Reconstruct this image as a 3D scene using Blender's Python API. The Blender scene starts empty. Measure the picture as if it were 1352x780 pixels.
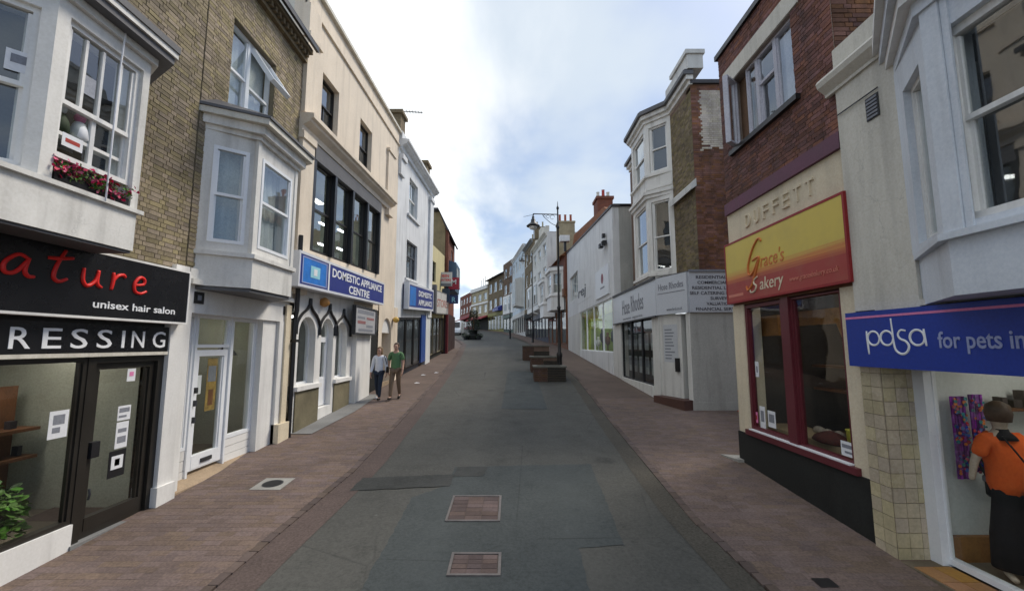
import bpy, bmesh, math, random
from mathutils import Vector, Matrix
rnd = random.Random(7)
SC = bpy.context.scene
COL = SC.collection
R = math.radians

# ------------------------------------------------------------ camera, sky, sun, exposure
cam = bpy.data.objects.new("camera", bpy.data.cameras.new("camera"))
COL.objects.link(cam)
cam.data.sensor_width = 36.0
cam.data.lens = 36.0 * 567 / 1352
cam.data.clip_start = 0.05
cam.data.clip_end = 3000
cam.location = (0, 0, 2.55)
cam.rotation_euler = (R(96.5), 0, 0)
SC.camera = cam

SUN_EL, SUN_AZ = 50, 52          # azimuth measured from +Y towards +X
wd = bpy.data.worlds.new("World"); SC.world = wd; wd.use_nodes = True
wn, wl = wd.node_tree.nodes, wd.node_tree.links
wn.clear()
def wnode(t, **k):
    n = wn.new(t)
    for a, b in k.items(): setattr(n, a, b)
    return n
def wmath(op, a, b=None, c=None):
    n = wnode('ShaderNodeMath', operation=op)
    for i, x in enumerate((a, b, c)):
        if x is None: continue
        if isinstance(x, (int, float)): n.inputs[i].default_value = x
        else: wl.new(x, n.inputs[i])
    return n.outputs[0]
def wrange(x, a, b, c, d):
    n = wnode('ShaderNodeMapRange', interpolation_type='SMOOTHSTEP')
    wl.new(x, n.inputs[0])
    for i, v in enumerate((a, b, c, d)): n.inputs[i + 1].default_value = v
    return n.outputs[0]
sky = wnode('ShaderNodeTexSky', sky_type='NISHITA', sun_disc=False, sun_elevation=R(SUN_EL), sun_rotation=R(SUN_AZ), air_density=1.0, dust_density=1.6)
tc = wnode('ShaderNodeTexCoord')
sep = wnode('ShaderNodeSeparateXYZ'); wl.new(tc.outputs['Generated'], sep.inputs[0])
zc = wmath('ADD', wmath('MAXIMUM', sep.outputs[2], 0.0), 0.10)
px_, py_ = wmath('DIVIDE', sep.outputs[0], zc), wmath('DIVIDE', sep.outputs[1], zc)
def wnoise(sx, sy, off, detail, rough):
    c = wnode('ShaderNodeCombineXYZ')
    wl.new(wmath('MULTIPLY', px_, sx), c.inputs[0]); wl.new(wmath('MULTIPLY', py_, sy), c.inputs[1]); c.inputs[2].default_value = off
    n = wnode('ShaderNodeTexNoise'); wl.new(c.outputs[0], n.inputs['Vector'])
    n.inputs['Scale'].default_value = 1.0; n.inputs['Detail'].default_value = detail; n.inputs['Roughness'].default_value = rough
    return n.outputs['Fac']
n1 = wnoise(1.5, 0.55, 3.1, 7, .52)
n2 = wnoise(1.1, 0.8, 9.4, 5, .5)
n3 = wnoise(0.45, 0.3, 1.7, 3, .5)
edge = wmath('ADD', px_, wmath('MULTIPLY', wmath('SUBTRACT', n1, .5), 1.5))
w_main = wmath('MULTIPLY', wrange(edge, 0.10, -0.28, 0, 1), wrange(edge, -.74, -.30, .10, 1))
w_low = wmath('MULTIPLY', wrange(sep.outputs[2], .0, .20, .75, 0), wrange(n2, .3, .6, .45, 1.0))
w_wisp = wmath('MULTIPLY', wrange(n2, .42, .68, 0, 1), .8)
cover = wmath('MAXIMUM', w_main, w_low)
shade = wrange(n3, .35, .65, 6.0, 12.0)          # clouds differ in thickness
cc = wnode('ShaderNodeCombineColor')
wl.new(wmath('MULTIPLY', shade, .955), cc.inputs[0]); wl.new(wmath('MULTIPLY', shade, .985), cc.inputs[1]); wl.new(wmath('MULTIPLY', shade, 1.0), cc.inputs[2])
gry = wnode('ShaderNodeMix', data_type='RGBA'); gry.inputs[0].default_value = .62
wl.new(sky.outputs[0], gry.inputs[6]); gry.inputs[7].default_value = (1.7, 2.45, 3.9, 1)
mx = wnode('ShaderNodeMix', data_type='RGBA')
wl.new(cover, mx.inputs[0]); wsp = wnode('ShaderNodeMix', data_type='RGBA'); wl.new(w_wisp, wsp.inputs[0]); wl.new(gry.outputs[2], wsp.inputs[6]); wsp.inputs[7].default_value = (4.3, 4.75, 5.1, 1); wl.new(wsp.outputs[2], mx.inputs[6]); wl.new(cc.outputs[0], mx.inputs[7])
bg = wnode('ShaderNodeBackground'); bg.inputs[1].default_value = 0.085
wl.new(mx.outputs[2], bg.inputs[0])
wo = wnode('ShaderNodeOutputWorld'); wl.new(bg.outputs[0], wo.inputs[0])

sl = bpy.data.lights.new("sun", 'SUN'); sl.energy = 1.5; sl.angle = R(20); sl.color = (1, .92, .80)
sun = bpy.data.objects.new("sun", sl); COL.objects.link(sun)
sd = Vector((math.sin(R(SUN_AZ)) * math.cos(R(SUN_EL)), math.cos(R(SUN_AZ)) * math.cos(R(SUN_EL)), math.sin(R(SUN_EL))))
sun.rotation_euler = sd.to_track_quat('Z', 'Y').to_euler()
SC.view_settings.view_transform = 'Standard'
SC.view_settings.look = 'None'
SC.view_settings.gamma = 1
SC.view_settings.exposure = 1.12

# ------------------------------------------------------------ materials
def S(r, g, b, k=1.0):
    f = lambda c: (c / 255 / 12.92 if c <= 10 else ((c / 255 + .055) / 1.055) ** 2.4) * k
    return (f(r), f(g), f(b))
class NT:
    def __init__(s, name):
        s.m = bpy.data.materials.new(name); s.m.use_nodes = True
        s.n = s.m.node_tree.nodes; s.l = s.m.node_tree.links
        s.b = s.n['Principled BSDF']; s.out = s.n['Material Output']
    def node(s, t, **k):
        n = s.n.new(t)
        for a, b in k.items(): setattr(n, a, b)
        return n
    def set(s, inp, v):
        if isinstance(v, (int, float)): inp.default_value = v
        elif isinstance(v, tuple): inp.default_value = v if len(v) == len(inp.default_value) else (*v, 1)
        else: s.l.new(v, inp)
    def math(s, op, a, b=0.0):
        n = s.node('ShaderNodeMath', operation=op); s.set(n.inputs[0], a); s.set(n.inputs[1], b); return n.outputs[0]
    def mix(s, fac, a, b, blend='MIX'):
        n = s.node('ShaderNodeMix', data_type='RGBA', blend_type=blend)
        s.set(n.inputs[0], fac); s.set(n.inputs[6], a); s.set(n.inputs[7], b); return n.outputs[2]
    def pos(s, sx, sy, sz):
        g = s.node('ShaderNodeNewGeometry'); m = s.node('ShaderNodeMapping')
        s.l.new(g.outputs['Position'], m.inputs[0]); m.inputs['Scale'].default_value = (sx, sy, sz); return m.outputs[0]
    def noise(s, vec, scale, detail=4, rough=.55):
        n = s.node('ShaderNodeTexNoise'); s.l.new(vec, n.inputs['Vector'])
        n.inputs['Scale'].default_value = scale; n.inputs['Detail'].default_value = detail; n.inputs['Roughness'].default_value = rough
        return n.outputs['Fac']
    def rng(s, x, a, b, c, d):
        n = s.node('ShaderNodeMapRange'); s.l.new(x, n.inputs[0])
        for i, v in enumerate((a, b, c, d)): n.inputs[i + 1].default_value = v
        return n.outputs[0]
    def bump(s, h, strength, dist=.01):
        n = s.node('ShaderNodeBump'); s.l.new(h, n.inputs['Height'])
        n.inputs['Strength'].default_value = strength; n.inputs['Distance'].default_value = dist
        s.l.new(n.outputs[0], s.b.inputs['Normal'])
MC = {}
def mat(name, col, rough=.7, var=.2, scale=1.4, streak=0.0, fine=.12, bump=.15, spec=.3, metal=0.0, island=0.0, dirt=None, emit=0.0):
    """Painted / rendered / stone surface: base colour with blotches, rain streaks, grain and a little relief."""
    if name in MC: return MC[name]
    t = NT(name)
    a = t.noise(t.pos(1, 1, 1), scale, 5, .6)
    c = t.mix(t.rng(a, .3, .72, 0, 1), tuple(x * (1 - var) for x in col), tuple(min(1, x * (1 + var * .45)) for x in col))
    a2 = t.noise(t.pos(1.3, 1.3, .8), scale * 5.3, 5, .7)
    c = t.mix(t.rng(a2, .50, .78, 0, var * 1.1), c, tuple(x * .55 for x in col))
    f = t.noise(t.pos(1, 1, 1), 38, 3, .6)
    c = t.mix(fine * 1.0, c, t.mix(1.0, (0, 0, 0), t.rng(f, .3, .7, 0, 1), 'ADD'), 'OVERLAY')
    if streak:
        st = t.noise(t.pos(4.5, 4.5, .4), 1.0, 4, .55)
        c = t.mix(t.math('MULTIPLY', t.rng(st, .50, .74, 0, 1.0), streak), c, dirt or (.09, .08, .065))
    if any(w in name for w in ('render', 'stucco', 'weathered')):          # hairline cracks and patched, peeled spots
        wn_ = t.node('ShaderNodeVectorMath', operation='ADD'); nz = t.node('ShaderNodeTexNoise'); t.l.new(t.pos(1, 1, 1), nz.inputs['Vector']); nz.inputs['Scale'].default_value = 2.2; nz.inputs['Detail'].default_value = 5
        t.l.new(t.pos(1.1, 1.1, .7), wn_.inputs[0]); t.l.new(nz.outputs['Color'], wn_.inputs[1])
        vo = t.node('ShaderNodeTexVoronoi', feature='DISTANCE_TO_EDGE'); t.l.new(wn_.outputs[0], vo.inputs['Vector']); vo.inputs['Scale'].default_value = .8
        c = t.mix(t.math('MULTIPLY', t.rng(vo.outputs['Distance'], .0, .007, .28, 0), t.rng(a, .45, .6, 0, 1)), c, tuple(x * .35 for x in col))
        pe = t.noise(t.pos(1, 1, 1), 2.7, 8, .72)
        c = t.mix(t.rng(pe, .66, .69, 0, .35), c, tuple(x * .62 + .02 for x in col))
    if island:
        g = t.node('ShaderNodeNewGeometry'); o = t.node('ShaderNodeObjectInfo')
        r1 = t.math('FRACT', t.math('ADD', g.outputs['Random Per Island'], o.outputs['Random']))
        r2 = t.math('FRACT', t.math('MULTIPLY', r1, 7.31))
        h = t.node('ShaderNodeHueSaturation'); t.set(h.inputs['Color'], c)
        t.set(h.inputs['Value'], t.rng(r1, 0, 1, 1 - island, 1 + island)); t.set(h.inputs['Hue'], t.rng(r2, 0, 1, .485, .515))
        t.set(h.inputs['Saturation'], t.rng(r2, 0, 1, .8, 1.15))
        c = h.outputs[0]
    t.set(t.b.inputs['Base Color'], c)
    t.b.inputs['Specular IOR Level'].default_value = spec
    t.b.inputs['Metallic'].default_value = metal
    t.set(t.b.inputs['Roughness'], t.rng(a, .3, .7, max(.05, rough - .1), min(1, rough + .08)))
    if emit: t.set(t.b.inputs['Emission Color'], col); t.b.inputs['Emission Strength'].default_value = emit
    if bump: t.bump(t.noise(t.pos(1, 1, 1), 55, 4, .65), bump, .004)
    MC[name] = t.m
    return t.m
def brickmat(name, c1, c2, mortar, bw=.225, bh=.075, ground=False, rough=.85, msize=.012):
    if name in MC: return MC[name]
    t = NT(name)
    g = t.node('ShaderNodeNewGeometry'); sp = t.node('ShaderNodeSeparateXYZ'); t.l.new(g.outputs['Position'], sp.inputs[0])
    cb = t.node('ShaderNodeCombineXYZ')
    if ground: t.l.new(sp.outputs[0], cb.inputs[0]); t.l.new(sp.outputs[1], cb.inputs[1])
    else: t.l.new(t.math('ADD', sp.outputs[0], sp.outputs[1]), cb.inputs[0]); t.l.new(sp.outputs[2], cb.inputs[1])
    b = t.node('ShaderNodeTexBrick'); t.l.new(cb.outputs[0], b.inputs['Vector'])
    b.inputs['Color1'].default_value = (*c1, 1); b.inputs['Color2'].default_value = (*c2, 1); b.inputs['Mortar'].default_value = (*mortar, 1)
    b.inputs['Scale'].default_value = 1; b.inputs['Brick Width'].default_value = bw; b.inputs['Row Height'].default_value = bh
    b.inputs['Mortar Size'].default_value = msize; b.inputs['Bias'].default_value = 0
    a = t.noise(t.pos(1, 1, 1), 1.1, 6, .65)
    c = t.mix(t.rng(a, .35, .7, 0, .55), b.outputs['Color'], tuple(x * .45 for x in c1))
    t.set(t.b.inputs['Base Color'], c); t.b.inputs['Roughness'].default_value = rough; t.b.inputs['Specular IOR Level'].default_value = .2
    t.bump(t.math('SUBTRACT', 1.0, b.outputs['Fac']), .5, .008)
    MC[name] = t.m
    return t.m
def glassmat(name, tint, boost=.05, k=1.0):
    t = NT(name)
    t.n.remove(t.b)
    lw = t.node('ShaderNodeLayerWeight'); lw.inputs[0].default_value = .5
    wob = t.node('ShaderNodeBump'); t.l.new(t.noise(t.pos(1, 1, 1), 1.6, 2, .5), wob.inputs['Height']); wob.inputs['Strength'].default_value = .06; wob.inputs['Distance'].default_value = .05
    gl = t.node('ShaderNodeBsdfGlossy'); gl.inputs['Roughness'].default_value = .02; gl.inputs['Color'].default_value = (.9, .94, .97, 1)
    t.l.new(wob.outputs[0], gl.inputs['Normal'])
    tr = t.node('ShaderNodeBsdfTransparent'); tr.inputs['Color'].default_value = (*tint, 1)
    ms = t.node('ShaderNodeMixShader')
    t.l.new(t.math('MINIMUM', t.math('ADD', t.math('MULTIPLY', t.math('ADD', .04, t.math('MULTIPLY', t.math('POWER', lw.outputs['Facing'], 4.0), .9)), k), boost), 1.0), ms.inputs[0])
    t.l.new(tr.outputs[0], ms.inputs[1]); t.l.new(gl.outputs[0], ms.inputs[2]); t.l.new(ms.outputs[0], t.out.inputs[0])
    return t.m
GLASS = glassmat('window_glass', (.86, .89, .88), .08, 1.35)
SHOPGLASS = glassmat('shop_glass', (.93, .95, .92), .0, .85)

BRK_L = mat('yellow_stock_brick', (.285, .232, .150), .9, .5, .55, island=.26, fine=.2, bump=.5, streak=.5, dirt=(.10, .085, .06))
MOR_L = mat('grey_lime_mortar', (.225, .19, .13), .95, .3, 2, bump=.4)
BRK_R = mat('red_brown_brick', (.185, .082, .064), .85, .45, .7, island=.34, fine=.2, bump=.5, streak=.5, dirt=(.05, .035, .03))
MOR_R = mat('pale_mortar', (.33, .27, .23), .95, .3, 2)
BRK_S = mat('orange_red_brick', (.245, .115, .072), .9, .6, .9, island=.28, bump=.5, fine=.2, streak=.5, dirt=(.06, .042, .034))
BRK_W = mat('whitewashed_brick', (.56, .50, .42), .85, .35, 1.3, island=.12, bump=.4, streak=.3)
MOR_S = mat('brown_mortar', (.19, .13, .10), .95, .3, 2)
PAV = mat('red_grey_paving_block', (.164, .118, .099), .9, .35, .5, island=.12, fine=.25, bump=.5)
PAVBASE = mat('paving_joint_sand', (.135, .102, .086), .95, .3, 3, bump=.3)
PAVFAR = brickmat('far_paving', (.166, .122, .102), (.145, .108, .09), (.125, .094, .08), .21, .105, True)
KERB = mat('dark_red_kerb_block', (.122, .090, .078), .9, .35, .8, island=.2, bump=.4)
WHITE = mat('white_paint', (.78, .77, .74), .55, .1, 1.2, streak=.22, spec=.4)
WHITE_C = mat('clean_white_upvc', (.80, .82, .84), .35, .05, 1.2, spec=.5, bump=.03, streak=.08)
BAYWHITE = mat('weathered_white_paint', (.74, .725, .68), .6, .14, 1.5, streak=.34)
BLUEWHITE = mat('pale_blue_white_paint', (.63, .67, .72), .5, .1, 1.5, streak=.22)
CREAM = mat('cream_render', (.75, .65, .52), .8, .12, .9, streak=.24, dirt=(.2, .16, .12))
CREAM2 = mat('pale_cream_render', (.70, .61, .45), .8, .12, 1, streak=.2)
MAGN = mat('magnolia_render', (.64, .61, .53), .8, .1, 1, streak=.26, bump=.25)
STUCCO = mat('white_stucco', (.71, .72, .72), .75, .12, 1, streak=.3)
GREYW = mat('grey_white_render', (.64, .635, .60), .8, .1, .8, streak=.28)
GREYR = mat('grey_render', (.44, .44, .41), .85, .15, 1, streak=.3)
STONE = mat('sand_stone', (.36, .27, .18), .85, .3, 2, bump=.4, streak=.2)
OLIVE = mat('brown_green_stone', (.20, .175, .11), .85, .35, 1.8, bump=.4)
CONC = mat('grey_concrete', (.22, .22, .215), .9, .25, 1.5, bump=.4)
LEAD = mat('lead_grey', (.13, .13, .135), .6, .25, 2, bump=.2)
SLATE = mat('dark_slate', (.075, .07, .075), .6, .3, 3, bump=.4)
TILEROOF = brickmat('clay_roof_tile', (.33, .13, .055), (.22, .085, .04), (.10, .05, .03), .2, .12)
BLACK = mat('black_paint', (.014, .014, .016), .4, .2, 2, spec=.4, bump=.05)
BLACKB = mat('black_board', (.009, .009, .011), .28, .1, 2, spec=.5, bump=.0)
BLACKR = mat('black_rough_render', (.020, .021, .019), .8, .4, 2, bump=.7)
BROWNBLK = mat('dark_bronze_frame', (.022, .019, .015), .4, .2, 2, spec=.5)
RED = mat('bright_red_letters', (.72, .025, .02), .4, .05)
WLET = mat('white_letters', (.83, .84, .85), .45, .03, bump=0)
GLET = mat('lilac_grey_letters', (.32, .36, .56), .5, .03, bump=0)
BLUE = mat('royal_blue_board', (.022, .035, .22), .4, .12, 1, spec=.45, bump=.02)
PBLUE = mat('charity_blue_board', (.009, .04, .31), .38, .1, 1, spec=.45, bump=.02)
LBLUE = mat('light_blue_print', (.03, .20, .62), .4, .3, 4, bump=0)
PALEB = mat('pale_glow_print', (.30, .62, .72), .5, .1, bump=0)
PINK = mat('pink_line', (.72, .22, .42), .5, .05, bump=0)
MAROON = mat('maroon_paint', (.125, .022, .030), .4, .15, 1.5, spec=.4)
PURPLE = mat('mauve_paint', (.155, .070, .105), .7, .2, 1.5, streak=.2)
YELLOW = mat('yellow_print', (.66, .50, .072), .5, .08, bump=0)
SRED = mat('red_print', (.40, .050, .036), .5, .12, bump=0)
ORNG = mat('orange_print', (.62, .19, .05), .5, .08, bump=0)
PAPER = mat('paper', (.74, .75, .77), .7, .06, bump=0)
GREYP = mat('grey_print', (.22, .23, .26), .7, .06, bump=0)
INT_B = mat('beige_interior', (.37, .37, .30), .9, .15, .8, bump=0)
INT_W = mat('pale_interior', (.66, .68, .65), .9, .1, .8, bump=0)
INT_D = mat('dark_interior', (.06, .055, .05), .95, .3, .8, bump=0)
INT_F = mat('interior_floor', (.20, .17, .13), .6, .2, 2, bump=0)
NET = mat('net_curtain', (.60, .64, .64), .9, .22, 2.5, bump=.2)
NET2 = mat('dusty_blind', (.44, .48, .48), .9, .25, 2.2, bump=.2)
BRCUR = mat('brown_curtain', (.20, .12, .075), .9, .25, 3, bump=.3)
LAVCUR = mat('pale_lilac_curtain', (.52, .52, .58), .9, .15, 3, bump=.3)
WOOD = mat('varnished_wood', (.33, .15, .045), .5, .3, 3, bump=.2)
OAK = mat('brown_timber', (.17, .075, .035), .55, .35, 3, bump=.2)
TILE = mat('cream_glazed_tile', (.50, .425, .295), .3, .2, 1.4, island=.1, spec=.5, streak=.18, bump=.06)
GROUT = mat('dark_grout', (.16, .13, .09), .9, .2)
FLOORT = mat('terracotta_floor_tile', (.36, .18, .075), .5, .3, 3, island=.15)
IRON = mat('black_iron', (.012, .011, .012), .45, .3, 3, spec=.5)
CASTI = mat('grey_cast_iron', (.06, .062, .066), .55, .3, 3, metal=.4, bump=.3)
LEAF = mat('green_leaf', (.085, .19, .03), .6, .5, 6, island=.5, bump=0)
DLEAF = mat('dark_green_leaf', (.035, .06, .025), .7, .4, 3, island=.35, bump=0)
FLR = mat('pink_petals', (.60, .04, .14), .6, .3, 8, island=.25, bump=0)
SKIN = mat('skin', (.55, .33, .24), .55, .12, 6, bump=0)
HAIRB = mat('brown_hair', (.085, .050, .030), .6, .3, 20, bump=.2)
HAIRL = mat('fair_hair', (.23, .145, .075), .6, .3, 20, bump=.2)
WSHIRT = mat('white_blouse', (.76, .78, .82), .85, .12, 6, bump=.1)
GSHIRT = mat('green_tee', (.115, .225, .105), .9, .15, 6, bump=.1)
JEANS = mat('blue_denim', (.030, .042, .065), .9, .3, 8, bump=.2)
BSHORT = mat('brown_cotton', (.205, .145, .098), .9, .2, 6, bump=.15)
SHOE = mat('dark_shoe', (.03, .025, .02), .5, .2, bump=0)
OTOP = mat('orange_jersey', (.80, .13, .02), .85, .12, 5, bump=.1)
BSKIRT = mat('black_cloth', (.010, .010, .012), .85, .2, 5, bump=.1)
SCARF = mat('patterned_scarf_purple', (.16, .05, .30), .9, .5, 9, island=.3, bump=.1)
GLASSLAMP = mat('milky_lamp_glass', (.75, .76, .74), .3, .05, bump=0)
TUBE = mat('lit_tube', (.9, .95, 1.0), .5, .02, bump=0, emit=4.0)
FILLPANEL = mat('added_fill_panel', (1.0, .97, .92), .5, .0, bump=0, emit=4.2)  # glow of the fill panels added inside the shops
CARW = mat('white_car_paint', (.66, .68, .70), .25, .04, spec=.6, bump=0)
CARR = mat('red_car_paint', (.22, .02, .02), .25, .05, spec=.6, bump=0)
TYRE = mat('tyre_rubber', (.015, .015, .016), .9, .2, bump=0)
OLDBR = brickmat('far_stock_brick', (.25, .195, .115), (.19, .14, .085), (.15, .12, .08))
REDBR = brickmat('far_red_brick', (.26, .085, .05), (.19, .065, .042), (.16, .10, .08))
BROWNS = brickmat('side_brown_brick', (.20, .12, .075), (.14, .085, .055), (.16, .13, .10))

def roadmat(name='worn_asphalt', k=(1, 1, 1)):
    t = NT(name)
    a = t.noise(t.pos(1, .35, 1), .55, 6, .6); b = t.noise(t.pos(1, 1, 1), 160, 2, .6); d = t.noise(t.pos(1, 1, 1), 2.4, 6, .7)
    c = t.mix(t.rng(a, .32, .68, 0, 1), (.058, .059, .054), (.086, .084, .075))
    c = t.mix(t.rng(d, .56, .74, 0, .55), c, (.045, .046, .043))
    c = t.mix(t.rng(b, .35, .7, 0, .30), c, (.13, .128, .115))
    sp = t.node('ShaderNodeTexVoronoi', feature='F1'); t.l.new(t.pos(1, 1, 1), sp.inputs['Vector']); sp.inputs['Scale'].default_value = 2.6
    c = t.mix(t.rng(sp.outputs['Distance'], .045, .06, .75, 0), c, (.125, .125, .118))
    gr = t.noise(t.pos(1, 1, 1), 26, 4, .75); c = t.mix(t.rng(gr, .48, .72, 0, .5), c, (.030, .030, .028)); c = t.mix(t.rng(gr, .50, .28, 0, .35), c, (.13, .128, .118))
    lx = t.node('ShaderNodeSeparateXYZ'); g_ = t.node('ShaderNodeNewGeometry'); t.l.new(g_.outputs['Position'], lx.inputs[0])
    wv = t.math('ABSOLUTE', t.math('SUBTRACT', t.math('ABSOLUTE', t.math('ADD', lx.outputs[0], t.math('MULTIPLY', t.math('SUBTRACT', a, .5), .8))), .85)); c = t.mix(t.rng(wv, .05, .45, .28, 0), c, (.105, .103, .093))
    s2 = t.node('ShaderNodeTexVoronoi', feature='F1'); t.l.new(t.pos(1, .8, 1), s2.inputs['Vector']); s2.inputs['Scale'].default_value = .9
    c = t.mix(t.math('MULTIPLY', t.rng(s2.outputs['Distance'], .05, .22, .5, 0), t.rng(d, .42, .6, 0, 1)), c, (.022, .022, .021))
    c = t.mix(1.0, c, tuple(k), 'MULTIPLY')
    v = t.node('ShaderNodeTexVoronoi', feature='DISTANCE_TO_EDGE'); t.l.new(t.pos(1, .8, 1), v.inputs['Vector']); v.inputs['Scale'].default_value = .42
    crack = t.rng(v.outputs['Distance'], 0, .006, .55, 0)
    c = t.mix(t.math('MULTIPLY', crack, t.rng(a, .45, .6, 0, 1)), c, (.02, .02, .02))
    t.set(t.b.inputs['Base Color'], c); t.b.inputs['Specular IOR Level'].default_value = .25
    t.set(t.b.inputs['Roughness'], t.rng(d, .3, .7, .72, .92)); t.bump(b, .5, .006)
    return t.m
ROAD = roadmat(); PATCHA = roadmat('newer_asphalt_skin', (.72, .83, .92)); PATCHB = roadmat('dark_asphalt_skin', (.60, .63, .66))
PATCH = mat('newer_asphalt', (.056, .059, .058), .85, .3, 1.0, fine=.18, bump=.6)
PATCH2 = mat('dark_asphalt', (.044, .045, .045), .85, .3, 1.2, fine=.2, bump=.6)
GRNDM = mat('town_ground', (.09, .09, .075), .95, .4, .05)
OLIVEB = mat('worn_channel', (.082, .074, .060), .9, .35, .9, fine=.35, bump=.6)
FARHILL = GRNDM

# ------------------------------------------------------------ mesh helpers
ORG = {}
class Frame:
    """Plan frame of a facade: u runs along it, d outwards to the street, z up (slope: courses follow the hill)."""
    def __init__(s, o, U, N, slope=0.0):
        s.o, s.U, s.N, s.slope = o, U, N, slope
        s.flip = (U[0] * N[1] - U[1] * N[0]) > 0
    def P(s, u, d, z):
        return Vector((s.o[0] + u * s.U[0] + d * s.N[0], s.o[1] + u * s.U[1] + d * s.N[1], z + s.slope * u))
class World:
    flip = False
    def P(s, x, y, z): return Vector((x, y, z))
WORLD = World()
def FL(x, slope=0.0): return Frame((x, 0), (0, 1), (1, 0), slope)
def FR(x, slope=0.0): return Frame((x, 0), (0, 1), (-1, 0), slope)
def FC(y, slope=0.0): return Frame((0, y), (1, 0), (0, -1), slope)          # a wall that faces down the street
def FB(p, q, toward=(0, 0)):
    L = math.hypot(q[0] - p[0], q[1] - p[1]); U = ((q[0] - p[0]) / L, (q[1] - p[1]) / L); N = (-U[1], U[0])
    if N[0] * (toward[0] - p[0]) + N[1] * (toward[1] - p[1]) < 0: N = (-N[0], -N[1])
    f = Frame(p, U, N); f.L = L
    return f
class MB:
    def __init__(s, fr=None): s.v = []; s.f = []; s.fr = fr or WORLD
    def poly(s, *pts):
        b = len(s.v); s.v += [s.fr.P(*p) for p in pts]; s.f.append(tuple(range(b, b + len(pts)))); return s
    def box(s, u0, u1, d0, d1, z0, z1):
        b = len(s.v)
        s.v += [s.fr.P(u, d, z) for z in (z0, z1) for (u, d) in ((u0, d0), (u1, d0), (u1, d1), (u0, d1))]
        for f in ((3, 2, 1, 0), (4, 5, 6, 7), (0, 1, 5, 4), (1, 2, 6, 5), (2, 3, 7, 6), (3, 0, 4, 7)): s.f.append(tuple(b + i for i in f))
        return s
    def prism(s, prof, u0, u1):
        """profile of (d, z) points swept along u"""
        n = len(prof); b = len(s.v)
        s.v += [s.fr.P(u, d, z) for u in (u0, u1) for d, z in prof]
        s.f.append(tuple(b + i for i in range(n))); s.f.append(tuple(b + n + i for i in reversed(range(n))))
        for i in range(n): j = (i + 1) % n; s.f.append((b + i, b + j, b + n + j, b + n + i))
        return s
    def plate(s, pts, d0, d1):
        """outline of (u, z) points given thickness d0..d1"""
        n = len(pts); b = len(s.v)
        s.v += [s.fr.P(u, d, z) for d in (d0, d1) for u, z in pts]
        s.f.append(tuple(b + i for i in range(n))); s.f.append(tuple(b + n + i for i in reversed(range(n))))
        for i in range(n): j = (i + 1) % n; s.f.append((b + i, b + j, b + n + j, b + n + i))
        return s
    def slab(s, pts, z0, z1):
        """plan polygon of world (x, y) points"""
        n = len(pts); b = len(s.v)
        s.v += [Vector((x, y, z)) for z in (z0, z1) for x, y in pts]
        s.f.append(tuple(b + i for i in range(n))); s.f.append(tuple(b + n + i for i in reversed(range(n))))
        for i in range(n): j = (i + 1) % n; s.f.append((b + i, b + j, b + n + j, b + n + i))
        return s
    def tube(s, path, r, n=8, flat=1.0, caps=True):
        P = [s.fr.P(*p) for p in path]; b = len(s.v); m = len(P)
        rs = r if isinstance(r, (list, tuple)) else [r] * m
        up = None
        for i, p in enumerate(P):
            t = (P[min(i + 1, m - 1)] - P[max(i - 1, 0)]).normalized()
            if up is None: up = Vector((0, 0, 1)) if abs(t.z) < .9 else Vector((1, 0, 0))
            a = t.cross(up).normalized(); c = a.cross(t).normalized(); up = c
            for k in range(n):
                an = 2 * math.pi * k / n
                s.v.append(p + a * (math.cos(an) * rs[i]) + c * (math.sin(an) * rs[i] * flat))
        for i in range(m - 1):
            for k in range(n):
                k2 = (k + 1) % n
                s.f.append((b + i * n + k, b + i * n + k2, b + (i + 1) * n + k2, b + (i + 1) * n + k))
        if caps: s.f.append(tuple(b + k for k in reversed(range(n)))); s.f.append(tuple(b + (m - 1) * n + k for k in range(n)))
        return s
    def lathe(s, c, prof, n=16, sx=1.0, sy=1.0):
        """(radius, height) profile round a vertical axis at world point c"""
        b = len(s.v); m = len(prof)
        for r, h in prof:
            for k in range(n):
                a = 2 * math.pi * k / n; s.v.append(Vector((c[0] + r * sx * math.cos(a), c[1] + r * sy * math.sin(a), c[2] + h)))
        for i in range(m - 1):
            for k in range(n):
                k2 = (k + 1) % n; s.f.append((b + i * n + k, b + i * n + k2, b + (i + 1) * n + k2, b + (i + 1) * n + k))
        s.f.append(tuple(b + k for k in reversed(range(n)))); s.f.append(tuple(b + (m - 1) * n + k for k in range(n)))
        return s
    def build(s, name, m, parent=None, smooth=False, bevel=0.0, org=None):
        if not s.v: return None
        if parent is not None: o = ORG[parent.name]
        elif org is not None: o = Vector(org)
        else:
            o = Vector(((min(p.x for p in s.v) + max(p.x for p in s.v)) / 2, (min(p.y for p in s.v) + max(p.y for p in s.v)) / 2, min(p.z for p in s.v)))
        me = bpy.data.meshes.new(name)
        me.from_pydata([p - o for p in s.v], [], s.f)
        bm = bmesh.new(); bm.from_mesh(me); bmesh.ops.recalc_face_normals(bm, faces=bm.faces)
        if bevel: bmesh.ops.bevel(bm, geom=[e for e in bm.edges if e.is_manifold and e.calc_face_angle(0) > .6], offset=bevel, segments=1, affect='EDGES', clamp_overlap=True)
        bm.to_mesh(me); bm.free()
        if smooth: me.shade_smooth()
        return link(name, me, m, parent, o)
def link(name, me, m, parent, o):
    if m is not None and not me.materials: me.materials.append(m)
    ob = bpy.data.objects.new(name, me); COL.objects.link(ob)
    if parent is not None: ob.parent = parent
    else: ob.location = o
    ORG[ob.name] = Vector(o)
    return ob
def tag(o, label, cat, group=None):
    o['label'] = label; o['category'] = cat
    if group: o['group'] = group
    return o
def thing(name, label, cat, loc, group=None):
    o = bpy.data.objects.new(name, None); COL.objects.link(o); o.location = loc; o.empty_display_size = .2
    ORG[o.name] = Vector(loc)
    return tag(o, label, cat, group)
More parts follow.
